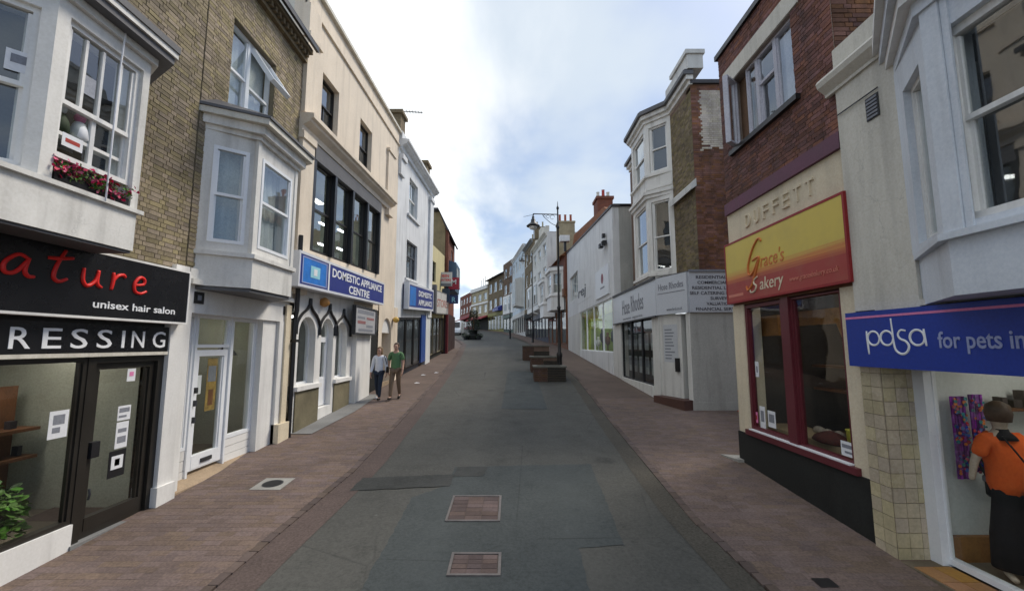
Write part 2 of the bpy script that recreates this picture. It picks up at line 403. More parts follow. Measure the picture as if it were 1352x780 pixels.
def struct(o): o['kind'] = 'structure'; return o
def stuff(o): o['kind'] = 'stuff'; return o
def copy_tree(o, parent=None):
    c = o.copy(); COL.objects.link(c)
    if parent is not None: c.parent = parent
    ORG[c.name] = ORG[o.name]
    for ch in [x for x in bpy.data.objects if x.parent == o]: copy_tree(ch, c)
    return c

def g0(y):
    if y < 100: return .06 * y
    if y < 150: return 6 + .06 * (y - 100) - .0006 * (y - 100) ** 2
    return 7.5 - .03 * (y - 150)
def wall(fr, parent, name, m, u0, u1, z0, z1, ops=(), d=0.0, rev=.3):
    """wall skin with real openings (u0, u1, z0, z1) and reveals of depth rev"""
    b = MB(fr)
    us = sorted({u0, u1, *[min(max(x, u0), u1) for o in ops for x in o[:2]]}); zs = sorted({z0, z1, *[min(max(x, z0), z1) for o in ops for x in o[2:4]]})
    for i in range(len(us) - 1):
        for j in range(len(zs) - 1):
            cu, cz = (us[i] + us[i + 1]) / 2, (zs[j] + zs[j + 1]) / 2
            if any(o[0] < cu < o[1] and o[2] < cz < o[3] for o in ops): continue
            b.poly((us[i], d, zs[j]), (us[i + 1], d, zs[j]), (us[i + 1], d, zs[j + 1]), (us[i], d, zs[j + 1]))
    e = d - rev
    for a, c, p, q in [(u0, u1, z0, z1), *[o[:4] for o in ops]]:
        b.poly((a, d, p), (a, e, p), (a, e, q), (a, d, q)); b.poly((c, d, p), (c, e, p), (c, e, q), (c, d, q))
        b.poly((a, d, q), (c, d, q), (c, e, q), (a, e, q)); b.poly((a, d, p), (c, d, p), (c, e, p), (a, e, p))
    return b.build(name, m, parent)
def shell(fr, parent, u0, u1, z0, z1, depth, ms, mr=None, d=-.3, name='side_wall'):
    """side and back walls and a flat roof behind a facade"""
    b = MB(fr); e = d - depth
    b.poly((u0, d, z0), (u0, e, z0), (u0, e, z1), (u0, d, z1)); b.poly((u1, d, z0), (u1, e, z0), (u1, e, z1), (u1, d, z1)); b.poly((u0, e, z0), (u1, e, z0), (u1, e, z1), (u0, e, z1))
    o = b.build(name, ms, parent)
    MB(fr).box(u0, u1, e, d + .02, z1 - .12, z1 - .01).build('roof', mr or LEAD, parent)
    return o
def room(fr, parent, u0, u1, z0, z1, d, depth, mw, mf=None, mc=None):
    b = MB(fr); e = d - depth
    b.poly((u0, d, z0), (u0, e, z0), (u0, e, z1), (u0, d, z1)); b.poly((u1, d, z0), (u1, e, z0), (u1, e, z1), (u1, d, z1)); b.poly((u0, e, z0), (u1, e, z0), (u1, e, z1), (u0, e, z1))
    b.poly((u0, d, z1), (u1, d, z1), (u1, e, z1), (u0, e, z1))
    b.build('interior_wall', mw, parent)
    MB(fr).poly((u0, d, z0), (u1, d, z0), (u1, e, z0), (u0, e, z0)).build('interior_floor', mf or INT_F, parent)
def win(fr, parent, u0, u1, z0, z1, d, m, rows=((0, 1, ()),), fw=.05, back=None, bd=.22, sill=None, glass=None, name='window', hood=False):
    """rows of (low, high, upright bar positions) as fractions; the lower row of a sash sits further in"""
    b = MB(fr); w, h = u1 - u0, z1 - z0
    b.box(u0, u0 + fw, d - .09, d, z0, z1).box(u1 - fw, u1, d - .09, d, z0, z1)
    b.box(u0 + fw, u1 - fw, d - .09, d, z1 - fw, z1).box(u0 + fw, u1 - fw, d - .09, d, z0, z0 + fw)
    iu0, iu1, iz0, iz1 = u0 + fw, u1 - fw, z0 + fw, z1 - fw
    cells = []
    for k, (a, c, bars) in enumerate(rows):
        za, zb = iz0 + a * (iz1 - iz0), iz0 + c * (iz1 - iz0); dd = d - (.05 if a < .02 and len(rows) > 1 else .02)
        if c < .99: b.box(iu0, iu1, d - .075, d - .012, zb - .02, zb + .025)
        xs = [iu0] + [iu0 + x * (iu1 - iu0) for x in bars] + [iu1]
        bw = .014 if len(bars) != 1 else .022
        for x in xs[1:-1]: b.box(x - bw, x + bw, dd - .035, dd + .004, za, zb - .02)
        b.box(iu0, iu0 + .03, dd - .032, dd + .002, za, zb - .02).box(iu1 - .03, iu1, dd - .032, dd + .002, za, zb - .02)
        for i in range(len(xs) - 1): cells.append((xs[i] + .012, xs[i + 1] - .012, za + .01, zb - .015, dd - .016))
    f = b.build(name, m, parent)
    for c in cells: MB(fr).poly((c[0], c[4], c[2]), (c[1], c[4], c[2]), (c[1], c[4], c[3]), (c[0], c[4], c[3])).build('pane', glass or GLASS, f)
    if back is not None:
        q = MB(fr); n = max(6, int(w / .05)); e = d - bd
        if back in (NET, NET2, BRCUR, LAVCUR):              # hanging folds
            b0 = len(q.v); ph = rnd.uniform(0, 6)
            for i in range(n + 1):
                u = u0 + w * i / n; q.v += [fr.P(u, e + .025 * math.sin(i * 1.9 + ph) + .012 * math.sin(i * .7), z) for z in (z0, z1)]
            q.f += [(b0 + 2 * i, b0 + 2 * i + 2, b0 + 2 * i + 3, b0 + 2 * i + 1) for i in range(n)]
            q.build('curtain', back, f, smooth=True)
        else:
            q.poly((u0, e, z0), (u1, e, z0), (u1, e, z1), (u0, e, z1)).build('dark_backing', back, f)  # flat dark sheet: the unlit room behind is put into its colour
    if sill: MB(fr).box(u0 - .06, u1 + .06, d - .1, d + .11 + sill, z0 - .09, z0 - .003).build('sill', m, f)
    return f
def text(fr, parent, s, u, z, d, h, m, width=None, name='lettering', shear=0.0, center=False, ext=.006, cap='H', bold=0.0, slope=0.0):
    """s set with its left edge at u (reading direction) and baseline at z; h = height of a capital"""
    cu = bpy.data.curves.new('t', 'FONT'); cu.body = s; cu.shear = shear; cu.resolution_u = 3; cu.offset = bold
    ob = bpy.data.objects.new('t', cu)
    me0 = ob.to_mesh(); V = [v.co.copy() for v in me0.vertices]; F = [tuple(p.vertices) for p in me0.polygons]; ob.to_mesh_clear()
    bpy.data.objects.remove(ob); bpy.data.curves.remove(cu)
    if not V: return None
    x0, x1 = min(v.x for v in V), max(v.x for v in V)
    ky = h / .70; kx = ky if width is None else width / (x1 - x0)
    sg = -1 if fr.flip else 1
    off = -(x1 - x0) / 2 if center else 0
    b = MB(fr)
    f = lambda v, dd: fr.P(u + sg * (v.x - x0 + off) * kx, dd, z + v.y * ky + slope * (v.x - x0 + off) * kx)
    n = len(V)
    b.v = [f(v, d + ext) for v in V] + [f(v, d) for v in V]
    b.f = list(F)
    cnt = {}
    for p in F:
        for i in range(len(p)):
            e = (p[i], p[(i + 1) % len(p)]); k = tuple(sorted(e)); cnt.setdefault(k, []).append(e)
    for k, es in cnt.items():
        if len(es) == 1: a, c = es[0]; b.f.append((a, c, c + n, a + n))
    o = b.build(name, m, parent)
    return o
def spline(pts, k=5):
    if len(pts) < 3: return list(pts)
    out = []; Q = [pts[0]] + list(pts) + [pts[-1]]
    for i in range(1, len(Q) - 2):
        for j in range(k):
            t = j / k; a, b, c, d = Q[i - 1], Q[i], Q[i + 1], Q[i + 2]
            out.append(tuple(.5 * (2 * b[n] + (c[n] - a[n]) * t + (2 * a[n] - 5 * b[n] + 4 * c[n] - d[n]) * t * t + (3 * b[n] - a[n] - 3 * c[n] + d[n]) * t ** 3) for n in range(len(b))))
    return out + [pts[-1]]
def strokes(fr, parent, letters, u, z, d, s, r, m, name='lettering', flat=1.0, slant=0.0, sx=1.0):
    """hand-drawn lettering: list of (x offset, [polylines]) in x-heights"""
    sg = -1 if fr.flip else 1
    b = MB(fr)
    for ox, lines in letters:
        for ln in lines:
            p = spline(ln)
            b.tube([(u + sg * sx * s * (ox + x + slant * y), d, z + s * y) for x, y in p], [r * (.75 + .25 * math.sin(math.pi * min(1, max(0, i / max(1, len(p) - 1))))) for i in range(len(p))], 6)
    return b.build(name, m, parent, smooth=True)
def circle(cx, cy, r, n=10, a0=0.0): return [(cx + r * math.cos(a0 + 2 * math.pi * i / n), cy + r * math.sin(a0 + 2 * math.pi * i / n)) for i in range(n + 1)]
def bricks(fr, parent, u0, u1, z0, z1, d, m, skip=(), bw=.205, bh=.064, j=.009, singles=300, name='brick', proud=.009, keep=None):
    """running bond of single bricks: the nearest are objects of their own, the rest one mesh"""
    spots = []; row = 0; z = z0
    while z < z1 - .02:
        u = u0 - (bw * .75 if row % 2 else 0); hd = row % 2
        while u < u1 - .015:
            wdt = bw / 2 if hd else bw; hd = not hd; a, c = max(u, u0), min(u + wdt, u1)
            if c - a > .05:
                segs = [(a, c)]
                for s in skip:
                    if s[2] < z + bh * .6 and s[3] > z + bh * .4:
                        ns = []
                        for (p, q) in segs:
                            if q <= s[0] or p >= s[1]: ns.append((p, q)); continue
                            if p < s[0] - .04: ns.append((p, s[0]))
                            if q > s[1] + .04: ns.append((s[1], q))
                        segs = ns
                for p, q in segs:
                    if keep is None or keep((p + q) / 2, z): spots.append((p + j / 2, q - j / 2, z + j / 2, min(z + bh, z1) - j / 2))
            u += wdt
        z += bh; row += 1
    dist = lambda s: (fr.P((s[0] + s[1]) / 2, d, s[2]) - Vector((0, 0, 2.55))).length
    spots.sort(key=dist)
    org = ORG[parent.name]; cache = {}
    full = [s for s in spots if min(abs((s[1] - s[0]) - (bw - j)), abs((s[1] - s[0]) - (bw / 2 - j))) < .002 and abs(s[3] - s[2] - (bh - j)) < .002]
    own = set(id(s) for s in full[:singles])
    rest = MB(fr)
    for s in spots:
        if id(s) in own:
            k = (round(s[1] - s[0], 2), rnd.randrange(4))
            if k not in cache:
                b = MB(fr); c = fr.P(s[0], d, s[2]); pr = proud + rnd.uniform(-.003, .004)
                b.box(s[0], s[1], d - .02, d + pr, s[2], s[3])
                me = bpy.data.meshes.new(name); me.from_pydata([v - c for v in b.v], [], b.f)
                bm = bmesh.new(); bm.from_mesh(me); bmesh.ops.recalc_face_normals(bm, faces=bm.faces)
                bm.to_mesh(me); bm.free(); me.materials.append(m); cache[k] = me
            o = bpy.data.objects.new(name, cache[k]); COL.objects.link(o); o.parent = parent; o.location = fr.P(s[0], d, s[2]) - org
        else: rest.box(s[0], s[1], d - .02, d + proud + rnd.uniform(-.003, .004), s[2], s[3])
    if rest.v: stuff(rest.build('brickwork' if name == 'brick' else name + '_field', m, parent))
def cornice(fr, parent, u0, u1, d, z0, z1, proj, m, name='cornice'):
    h = z1 - z0
    return MB(fr).prism([(d - .05, z0), (d + proj * .25, z0), (d + proj * .3, z0 + h * .3), (d + proj * .75, z0 + h * .5), (d + proj * .8, z0 + h * .62), (d + proj, z0 + h * .68), (d + proj, z0 + h * .92), (d - .05, z1)], u0, u1).build(name, m, parent)
def plan_band(parent, pts, z0, z1, m, name): return MB().slab(pts, z0, z1).build(name, m, parent)
def fill_panel(fr, u, d, z, label, L=1.2, group=None):  # added glowing panel that brightens a room; no such lamp is seen there
    t = thing('ceiling_light', label, 'ceiling light', fr.P(u, d, z), group)
    MB(fr).box(u - L / 2, u + L / 2, d - .10, d + .10, z, z + .03).build('diffuser', FILLPANEL, t)
    MB(fr).box(u - L / 2 - .02, u + L / 2 + .02, d - .12, d + .12, z + .032, z + .07).build('housing', WHITE, t)
    return t
def poster(fr, u0, u1, z0, z1, d, label, m=None, rows=(), cat='notice', name='paper_notice'):
    t = thing(name, label, cat, fr.P((u0 + u1) / 2, d, z0))
    MB(fr).box(u0, u1, d, d + .004, z0, z1).build('sheet', m or PAPER, t)
    for (a, b_, c, e, mm) in rows: MB(fr).box(u0 + a * (u1 - u0), u0 + b_ * (u1 - u0), d + .004, d + .006, z0 + c * (z1 - z0), z0 + e * (z1 - z0)).build('print', mm, t)
    return t

# ------------------------------------------------------------ ground, road, pavements
def strip(name, m, xl, xr, dz, ys, nx=1, gz=g0):
    v, f = [], []
    for y in ys:
        a, b = xl(y), xr(y)
        for i in range(nx + 1): v.append((a + (b - a) * i / nx, y, gz(y) + dz))
    n = nx + 1
    for k in range(len(ys) - 1):
        for i in range(nx): f.append((k * n + i, k * n + i + 1, (k + 1) * n + i + 1, (k + 1) * n + i))
    me = bpy.data.meshes.new(name); me.from_pydata(v, [], f)
    return struct(link(name, me, m, None, (0, 0, 0)))
def lerp(tab):
    def f(y):
        if y <= tab[0][0]: return tab[0][1]
        for (a, p), (b, q) in zip(tab, tab[1:]):
            if y <= b: return p + (q - p) * (y - a) / (b - a)
        return tab[-1][1]
    return f
YS = [-30 + i * 2 for i in range(16)] + [2 + i for i in range(0, 40)] + [42 + 4 * i for i in range(0, 40)]
WL = lerp([(0, -5.0), (24, -5.0), (31, -5.1), (37, -5.2), (43, -6.5), (60, -10), (80, -17), (110, -32), (160, -60)])      # foot of the left facades
WR = lerp([(0, 4.3), (8, 4.3), (8.3, 9), (12.2, 9), (12.3, 4.9), (29, 4.8), (36, 4.45), (45, 3.8), (55, 2.75), (62, 1.9), (76, .2), (82.5, -1.6), (93, -5), (104, -9.5), (116, -13.5), (160, -30)])
KL = lerp([(0, -2.95), (4.3, -2.93), (7.5, -2.74), (12.4, -2.92), (20, -3.3), (29.4, -3.9), (43, -5.0), (60, -8.5), (80, -14.5), (110, -29), (160, -56)])
KR = lerp([(0, 2.52), (4.3, 2.52), (5.7, 2.38), (10.6, 2.52), (18.4, 2.85), (30, 2.75), (36, 2.45), (45, 1.8), (55, .8), (62, -.1), (76, -1.9), (82.5, -3.6), (93, -7), (104, -11.5), (116, -15.5), (160, -33)])
gv = []
gy = [-300, -120, -40] + YS[5:] + [240, 320, 420, 700]
gx = [-500, -200, -60, -20, -8, 8, 20, 60, 200, 500]
for y in gy: gv += [(x, y, (g0(y) if y > -40 else -2.4) - .30) for x in gx]
n = len(gx)
gf = [(k * n + i, k * n + i + 1, (k + 1) * n + i + 1, (k + 1) * n + i) for k in range(len(gy) - 1) for i in range(n - 1)]
me = bpy.data.meshes.new('ground'); me.from_pydata(gv, [], gf); struct(link('ground', me, GRNDM, None, (0, 0, 0)))
strip('road', ROAD, lambda y: KL(y) + .1, lambda y: KR(y) - .1, -.018, YS, 6)
strip('pavement_left', PAVBASE, lambda y: WL(y) - 1.2, KL, -.0016, [y for y in YS if y <= 14], 2)
strip('pavement_left_far', PAVFAR, lambda y: WL(y) - 1.5, KL, -.004, [y for y in YS if y >= 14], 2)
strip('pavement_right', PAVBASE, KR, lambda y: max(WR(y), 4.9) + 1.6, -.0016, [y for y in YS if y <= 14], 2)
strip('pavement_right_far', PAVFAR, KR, lambda y: WR(y) + 1.5, -.004, [y for y in YS if y >= 14], 2)
strip('channel_right', OLIVEB, lambda y: KR(y) - .42, lambda y: KR(y) - .10, -.013, [y for y in YS if y <= 60])
strip('channel_left', mat('red_channel', (.105, .077, .068), .9, .3, 1.2, fine=.3, bump=.6), lambda y: KL(y) + .10, lambda y: KL(y) + .50, -.013, [y for y in YS if y <= 60])
for nm, K, sg in (('kerb_left', KL, 1), ('kerb_right', KR, -1)):          # one course of blocks on end along the road edge
    b = MB(); y = -2.0
    while y < 45:
        L = .2 if y < 16 else .6
        x = K(y + L / 2); a, c = sorted((x, x + sg * .1)); z = g0(y)
        q = len(b.v); h = rnd.uniform(-.002, .003)
        for (X_, Y_) in ((a, y + .005), (c, y + .005), (c, y + L - .005), (a, y + L - .005)):
            b.v += [Vector((X_, Y_, g0(Y_) - .06)), Vector((X_, Y_, g0(Y_) + h))]
        b.f += [(q + 1, q + 3, q + 5, q + 7), (q, q + 1, q + 3, q + 2), (q + 2, q + 3, q + 5, q + 4), (q + 4, q + 5, q + 7, q + 6), (q + 6, q + 7, q + 1, q)]
        y += L
    struct(b.build(nm, KERB, None, org=(0, 0, 0)))
def rough(name, m, pts, dz):
    out = []
    for (p, q) in zip(pts, pts[1:] + pts[:1]):
        n = max(2, int(math.hypot(q[0] - p[0], q[1] - p[1]) / .09))
        for i in range(n): out.append((p[0] + (q[0] - p[0]) * i / n + rnd.uniform(-.012, .012), p[1] + (q[1] - p[1]) * i / n + rnd.uniform(-.012, .012)))
    return flat(name, m, out, dz)
def flat(name, m, pts, dz):
    b = MB(); b.v = [Vector((x, y, g0(y) + dz)) for x, y in pts]; b.f = [tuple(range(len(pts)))]
    o = b.build(name, m, None, org=(0, 0, 0)); return struct(o)
rough('road_patch', PATCHA, [(-1.43, 4.0), (-1.43, 6.45), (-.99, 6.9), (-.98, 7.72), (1.39, 7.86), (1.27, 5.16), (.75, 5.1), (.72, 4.0)], -.013)
rough('road_patch', PATCHB, [(-2.43, 6.68), (-.95, 6.86), (-.95, 7.36), (-2.40, 7.20)], -.009)
rough('road_patch', PATCHA, [(-.3, 12.5), (1.0, 12.4), (1.1, 21), (-.2, 21.2)], -.012)
rough('road_patch', PATCHB, [(-.95, 7.25), (-.45, 7.28), (-.42, 7.72), (-.93, 7.70)], -.009)
flat('apron_left', CONC, [(-4.95, 9.75), (-4.42, 9.75), (-4.30, 12), (-4.42, 14.7), (-4.95, 14.7)], .012)

# single paving blocks near the camera, the rest of each field one mesh
def paving(parent_obj, x0, x1, y0, y1, edge, singles=300, skip=()):
    spots = []; y = y0; row = 0; bw, bd = .205, .105
    while y < y1:
        x = x0 - (bw / 2 if row % 2 else 0) - bw * ((row * 7) % 5) / 11
        while x < x1:
            a, c = max(x, x0), x + bw
            lo, hi = edge(y + bd / 2)
            a, c = max(a, lo), min(c, hi)
            if c - a > .04 and not any(s[0] < (a + c) / 2 < s[1] and s[2] < y + bd / 2 < s[3] for s in skip): spots.append((a, c, y))
            x += bw
        y += bd; row += 1
    spots.sort(key=lambda s: ((s[0] + s[1]) / 2) ** 2 + s[2] ** 2 + (80 if s[2] < 4.15 else 0))
    full = [s for s in spots if abs(s[1] - s[0] - bw) < .001]
    own = set(id(s) for s in full[:singles]); cache = []
    rest = MB(); rot = math.atan(.06)
    for s in spots:
        h = rnd.uniform(-.0006, .0012); tl = rnd.uniform(-.0015, .0015)
        if id(s) in own:
            if len(cache) < 6:
                b = MB(); b.box(.0007, bw - .0007, .0007, bd - .0007, -.03, 0)
                me = bpy.data.meshes.new('paving_block'); me.from_pydata(b.v, [], b.f); bm = bmesh.new(); bm.from_mesh(me)
                bmesh.ops.recalc_face_normals(bm, faces=bm.faces)
                bmesh.ops.bevel(bm, geom=[e for e in bm.edges if all(v.co.z > -.01 for v in e.verts)], offset=.0018, segments=1, affect='EDGES')
                bm.to_mesh(me); bm.free(); me.materials.append(PAV); cache.append(me)
            o = bpy.data.objects.new('paving_block', rnd.choice(cache)); COL.objects.link(o); o.parent = parent_obj
            o.location = (s[0], s[2], g0(s[2]) + h); o.rotation_euler = (rot, tl, 0)
        else:
            q = len(rest.v)
            for X_, Y_ in ((s[0] + .0015, s[2] + .0015), (s[1] - .0015, s[2] + .0015), (s[1] - .0015, s[2] + bd - .0015), (s[0] + .0015, s[2] + bd - .0015)):
                rest.v += [Vector((X_, Y_, g0(Y_) - .03)), Vector((X_, Y_, g0(Y_) + h))]
            rest.f += [(q + 1, q + 3, q + 5, q + 7), (q, q + 1, q + 3, q + 2), (q + 2, q + 3, q + 5, q + 4), (q + 4, q + 5, q + 7, q + 6), (q + 6, q + 7, q + 1, q)]
    o = rest.build('paving_field', PAV, parent_obj); stuff(o)
ORG['pavement_left'] = Vector((0, 0, 0)); ORG['pavement_right'] = Vector((0, 0, 0))
paving(bpy.data.objects['pavement_left'], -5.3, -2.6, 2.6, 14, lambda y: (-5.3, KL(y)), skip=((-3.93, -3.45, 6.66, 7.16),))
paving(bpy.data.objects['pavement_right'], 2.3, 6.4, 2.6, 14, lambda y: (KR(y), 4.6 if y < 8.05 else 6.4))

# ------------------------------------------------------------ left: salon building
LX = -4.9
F = FL(LX)
t = A = thing('salon_building', 'yellow brick building with white bay over the black hair salon shopfront', 'building', (LX, 4, .24))
wall(F, t, 'wall', MOR_L, 1.2, 6.34, 3.62, 9.25)
bricks(F, t, 4.7, 6.34, 3.66, 9.2, 0, BRK_L, singles=300)
bricks(F, t, 2.4, 4.7, 6.1, 9.2, 0, BRK_L, singles=0)
shell(F, t, 1.2, 6.34, 0, 9.3, 6, OLDBR)
# rendered bay: straight lower box, canted window storey, cornice and lead roof
MB(F).box(2.3, 4.78, -.02, .6, 3.60, 4.03).build('bay_base', BAYWHITE, t)
MB(F).box(2.25, 4.83, -.02, .64, 4.03, 4.075).build('bay_sill_course', BAYWHITE, t)
MB(F).box(2.3, 4.77, .02, .58, 3.57, 3.598).build('bay_soffit', LEAD, t)
BP = [(LX, 3.12), (LX + .6, 3.74), (LX + .6, 4.78), (LX, 5.3)]
fs = [FB(BP[i], BP[i + 1], (0, 4)) for i in range(3)]
w1 = (.12, .76, 4.13, 5.66); wall(fs[0], t, 'bay_wall', BAYWHITE, 0, fs[0].L, 4.075, 5.95, [w1])
w2 = (.12, .95, 4.09, 5.72); wall(fs[1], t, 'bay_wall', BAYWHITE, 0, fs[1].L, 4.075, 5.95, [w2])
wall(fs[2], t, 'bay_wall', BAYWHITE, 0, fs[2].L, 4.075, 5.95)
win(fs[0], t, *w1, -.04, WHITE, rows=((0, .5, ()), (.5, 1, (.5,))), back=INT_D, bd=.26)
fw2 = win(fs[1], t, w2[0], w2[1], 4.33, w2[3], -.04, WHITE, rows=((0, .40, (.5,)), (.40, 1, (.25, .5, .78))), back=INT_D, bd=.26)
def offset_poly(pts, k):
    cx = LX
    return [(x + k if x > LX + .1 else x, y + (k * .6 if i >= 2 else -k * .6)) for i, (x, y) in enumerate(pts)]
def canted(parent, pts, z0, z1, k, m, name, sgn=1):
    """slab that follows a canted bay's plan, k proud of it (sgn: street side in x)"""
    n = len(pts); q = [(x + sgn * (k if 0 < i < n - 1 else -.05), y + (-k * .7 if i < n / 2 else k * .7)) for i, (x, y) in enumerate(pts)]
    return MB().slab(q, z0, z1).build(name, m, parent)
canted(t, BP, 5.86, 5.94, .05, BAYWHITE, 'bay_moulding')
canted(t, BP, 5.94, 6.02, .17, LEAD, 'bay_soffit')
canted(t, BP, 6.02, 6.09, .20, BAYWHITE, 'bay_cornice')
b = MB(); q = [(LX - .05, 2.98), (LX + .82, 3.58), (LX + .82, 4.92), (LX - .05, 5.46)]
b.v = [Vector((x, y, 6.09)) for x, y in q] + [Vector((x, y, 6.17)) for x, y in q] + [Vector((LX - .05, 3.3, 6.55)), Vector((LX - .05, 5.0, 6.55))]
b.f = [(0, 1, 2, 3), (0, 1, 5, 4), (1, 2, 6, 5), (2, 3, 7, 6), (4, 5, 8), (5, 6, 9, 8), (6, 7, 9)]
b.build('bay_roof', LEAD, t)
MB().tube([(LX + .66, 4.36, 6.0), (LX + .64, 4.36, 5.5), (LX + .64, 4.36, 4.05)], .009, 6).build('cable', PAPER, t)
# shopfront: frames, stall riser, door, room
MB(F).box(6.10, 6.36, -.25, .07, .2, 3.70).build('pilaster', WHITE, t)
MB(F).box(6.07, 6.39, -.25, .10, .2, .62).build('plinth', WHITE, t)
MB(F).box(1.3, 5.02, -.12, .03, .0, .57).build('stall_riser', WHITE, t)
MB(F).box(1.3, 6.1, -.3, -.025, 2.405, 3.70).build('fascia_backing', BLACK, t)
win(F, t, 1.3, 3.2, .57, 2.40, .0, BROWNBLK, fw=.05, glass=SHOPGLASS, name='shop_window')
win(F, t, 3.2, 5.02, .57, 2.40, .0, BROWNBLK, fw=.05, glass=SHOPGLASS, name='shop_window')
MB(F).box(5.02, 5.12, -.12, .01, .30, 2.40).box(6.0, 6.10, -.12, .01, .30, 2.40).box(5.12, 6.0, -.12, .01, 2.33, 2.40).build('door_frame', BROWNBLK, t)
dr = win(F, t, 5.125, 5.995, .345, 2.325, -.03, BROWNBLK, fw=.075, glass=SHOPGLASS, name='door')
MB(F).box(5.20, 5.92, -.11, -.025, .42, .56).build('kick_rail', BROWNBLK, dr)
MB(F).box(5.14, 5.24, -.03, .035, 1.24, 1.42).build('lock_plate', BLACK, dr)
MB(F).tube([(5.165, .03, .78), (5.165, .045, .84), (5.165, .03, .9)], .012, 6).build('keyhole', CASTI, dr)
MB(F).box(5.0, 6.1, -.3, .05, .2, .342).build('threshold', CONC, t)
room(F, t, 1.3, 6.1, .34, 2.75, -.31, 2.6, INT_B)
for u, w_ in ((1.9, 'far end'), (3.6, 'near the middle'), (5.25, 'door end')): fill_panel(F, u, -1.2, 2.62, 'added fill-light panel inside the hair salon, ' + w_, 1.6, 'added fill panels in the salon')
MB(F).box(3.2, 5.95, -1.75, -1.45, 1.06, 1.10).box(3.2, 5.95, -1.75, -1.45, 1.42, 1.46).box(3.2, 5.9, -1.80, -1.76, .35, 2.0).build('shelf_unit', OAK, t)
b = MB(F)
for i in range(22):
    u = 3.3 + i * .12; h = rnd.uniform(.08, .22); z = 1.10 if i % 2 else 1.46
    b.box(u, u + rnd.uniform(.04, .08), -1.66, -1.58, z, z + h)
tag(stuff(b.build('bottles', mat('salon_bottles', (.10, .09, .10), .4, .6, 8, island=.6))), 'small dark bottles standing on the shelves inside the hair salon', 'bottles')
# dark hair-salon sign, lower letter band
def sign_board(label, fr, u0, u1, z0, z1, d0, d1, m, frame_m=None, fw=.03, name='shop_sign', cat='sign', group=None, fp=.008):
    s = thing(name, label, cat, fr.P((u0 + u1) / 2, d1, z0), group)
    MB(fr).box(u0, u1, d0, d1, z0, z1).build('board', m, s)
    if frame_m:
        b = MB(fr); e = d1 + fp
        b.box(u0 - .004, u1 + .004, d0 + .01, e, z1 - fw, z1 + .004).box(u0 - .004, u1 + .004, d0 + .01, e, z0 - .004, z0 + fw)
        b.box(u0 - .004, u0 + fw, d0 + .01, e, z0 + fw, z1 - fw).box(u1 - fw, u1 + .004, d0 + .01, e, z0 + fw, z1 - fw)
        b.build('frame', frame_m, s)
    return s
s = sign_board('wide black salon fascia board with red brush lettering and small white words', F, 1.35, 6.22, 2.84, 3.60, 0, .19, BLACKB, WHITE, .022)
LET = {
 'n': [[(.05, .95), (.02, .5), (0, 0)], [(.03, .55), (.25, .95), (.45, .9), (.5, .45), (.62, .02)]],
 'a': [[(.78, .86), (.45, 1.0), (.08, .55), (.1, .12), (.4, .15), (.72, .7), (.8, .9)], [(.8, .9), (.7, .3), (.82, .05), (1.02, .05)]],
 't': [[(.55, 1.65), (.3, .9), (.2, .25), (.4, .02), (.7, .2)], [(-.05, 1.12), (.35, 1.18), (.85, 1.32)]],
 'u': [[(0, .95), (.0, .3), (.2, .02), (.5, .35), (.62, .95)], [(.62, .95), (.58, .25), (.8, .02)]],
 'r': [[(.05, 1.0), (.05, .5), (0, 0)], [(.04, .5), (.25, .85), (.5, .95), (.62, .82)]],
 'e': [[(.08, .5), (.5, .6), (.55, .9), (.3, 1.0), (.05, .6), (.1, .12), (.4, .02), (.7, .2)]]}
ub = 3.55
xs = {'n': .0, 'a': .40, 't': .90, 'u': 1.27, 'r': 1.66, 'e': 2.02}
for ch, x in [('n', 3.56), ('a', 3.90), ('t', 4.30), ('u', 4.66), ('r', 5.00), ('e', 5.29)]:
    strokes(F, s, [(0, LET[ch])], x, 3.20 - (x - 3.9) * .012, .192, .205, .022, RED, 'letter', sx=1.35)
text(F, s, 'unisex hair salon', 4.80, 2.965, .192, .088, WLET, width=1.18, bold=.012)
s = sign_board('narrow black band sign under the salon fascia with spaced white capitals', F, 1.35, 6.095, 2.455, 2.79, -.02, .05, BLACKB)
for ch, u in zip('HAIRDRESSIN', [2.2, 2.6, 2.9, 3.2, 3.9, 4.257, 4.553, 4.84, 5.14, 5.36, 5.60]): text(F, s, ch, u - .1 if ch != 'I' else u, 2.51, .052, .215, WLET, width=.19 if ch != 'I' else .04, name='letter', bold=.004)
text(F, s, 'G', 5.82, 2.51, .052, .215, WLET, width=.21, name='letter', bold=.004)
MB(F).box(1.35, 6.1, -.02, .06, 2.41, 2.452).build('trim', MAGN, s)
# papers and goods at the salon
for (u0_, u1_, z0_, z1_, mm_) in ((5.5, 5.95, 1.9, 2.3, mat('picture_print', (.25, .16, .12), .6, .7, 5)),):
    tt = poster(F, u0_, u1_, z0_, z1_, -2.58, 'dim framed picture on the back wall of the hair salon', mm_, cat='picture', name='wall_picture')
tt = thing('salon_chair', 'dark salon chair standing inside near the shelves', 'chair', F.P(5.0, -1.1, .36))
MB(F).box(4.75, 5.2, -1.35, -.9, .78, .88).build('seat', BLACK, tt, bevel=.03); MB(F).box(4.75, 5.2, -1.42, -1.33, .88, 1.35).build('backrest', BLACK, tt, bevel=.03); MB().lathe(F.P(4.97, -1.12, .36), [(.22, 0), (.2, .03), (.04, .06), (.04, .42)], 12).build('pedestal', CASTI, tt, True)
poster(F, 4.66, 4.86, 1.55, 1.84, .004, 'white sheet taped on the large salon window left of the door', rows=((.2, .8, .5, .85, GREYP), (.2, .6, .2, .4, GREYP)))
poster(F, 5.50, 5.68, 1.60, 1.78, -.03, 'upper white sheet in the stack of papers on the salon door', rows=((.1, .9, .55, .85, GREYP), (.1, .7, .2, .35, GREYP)))
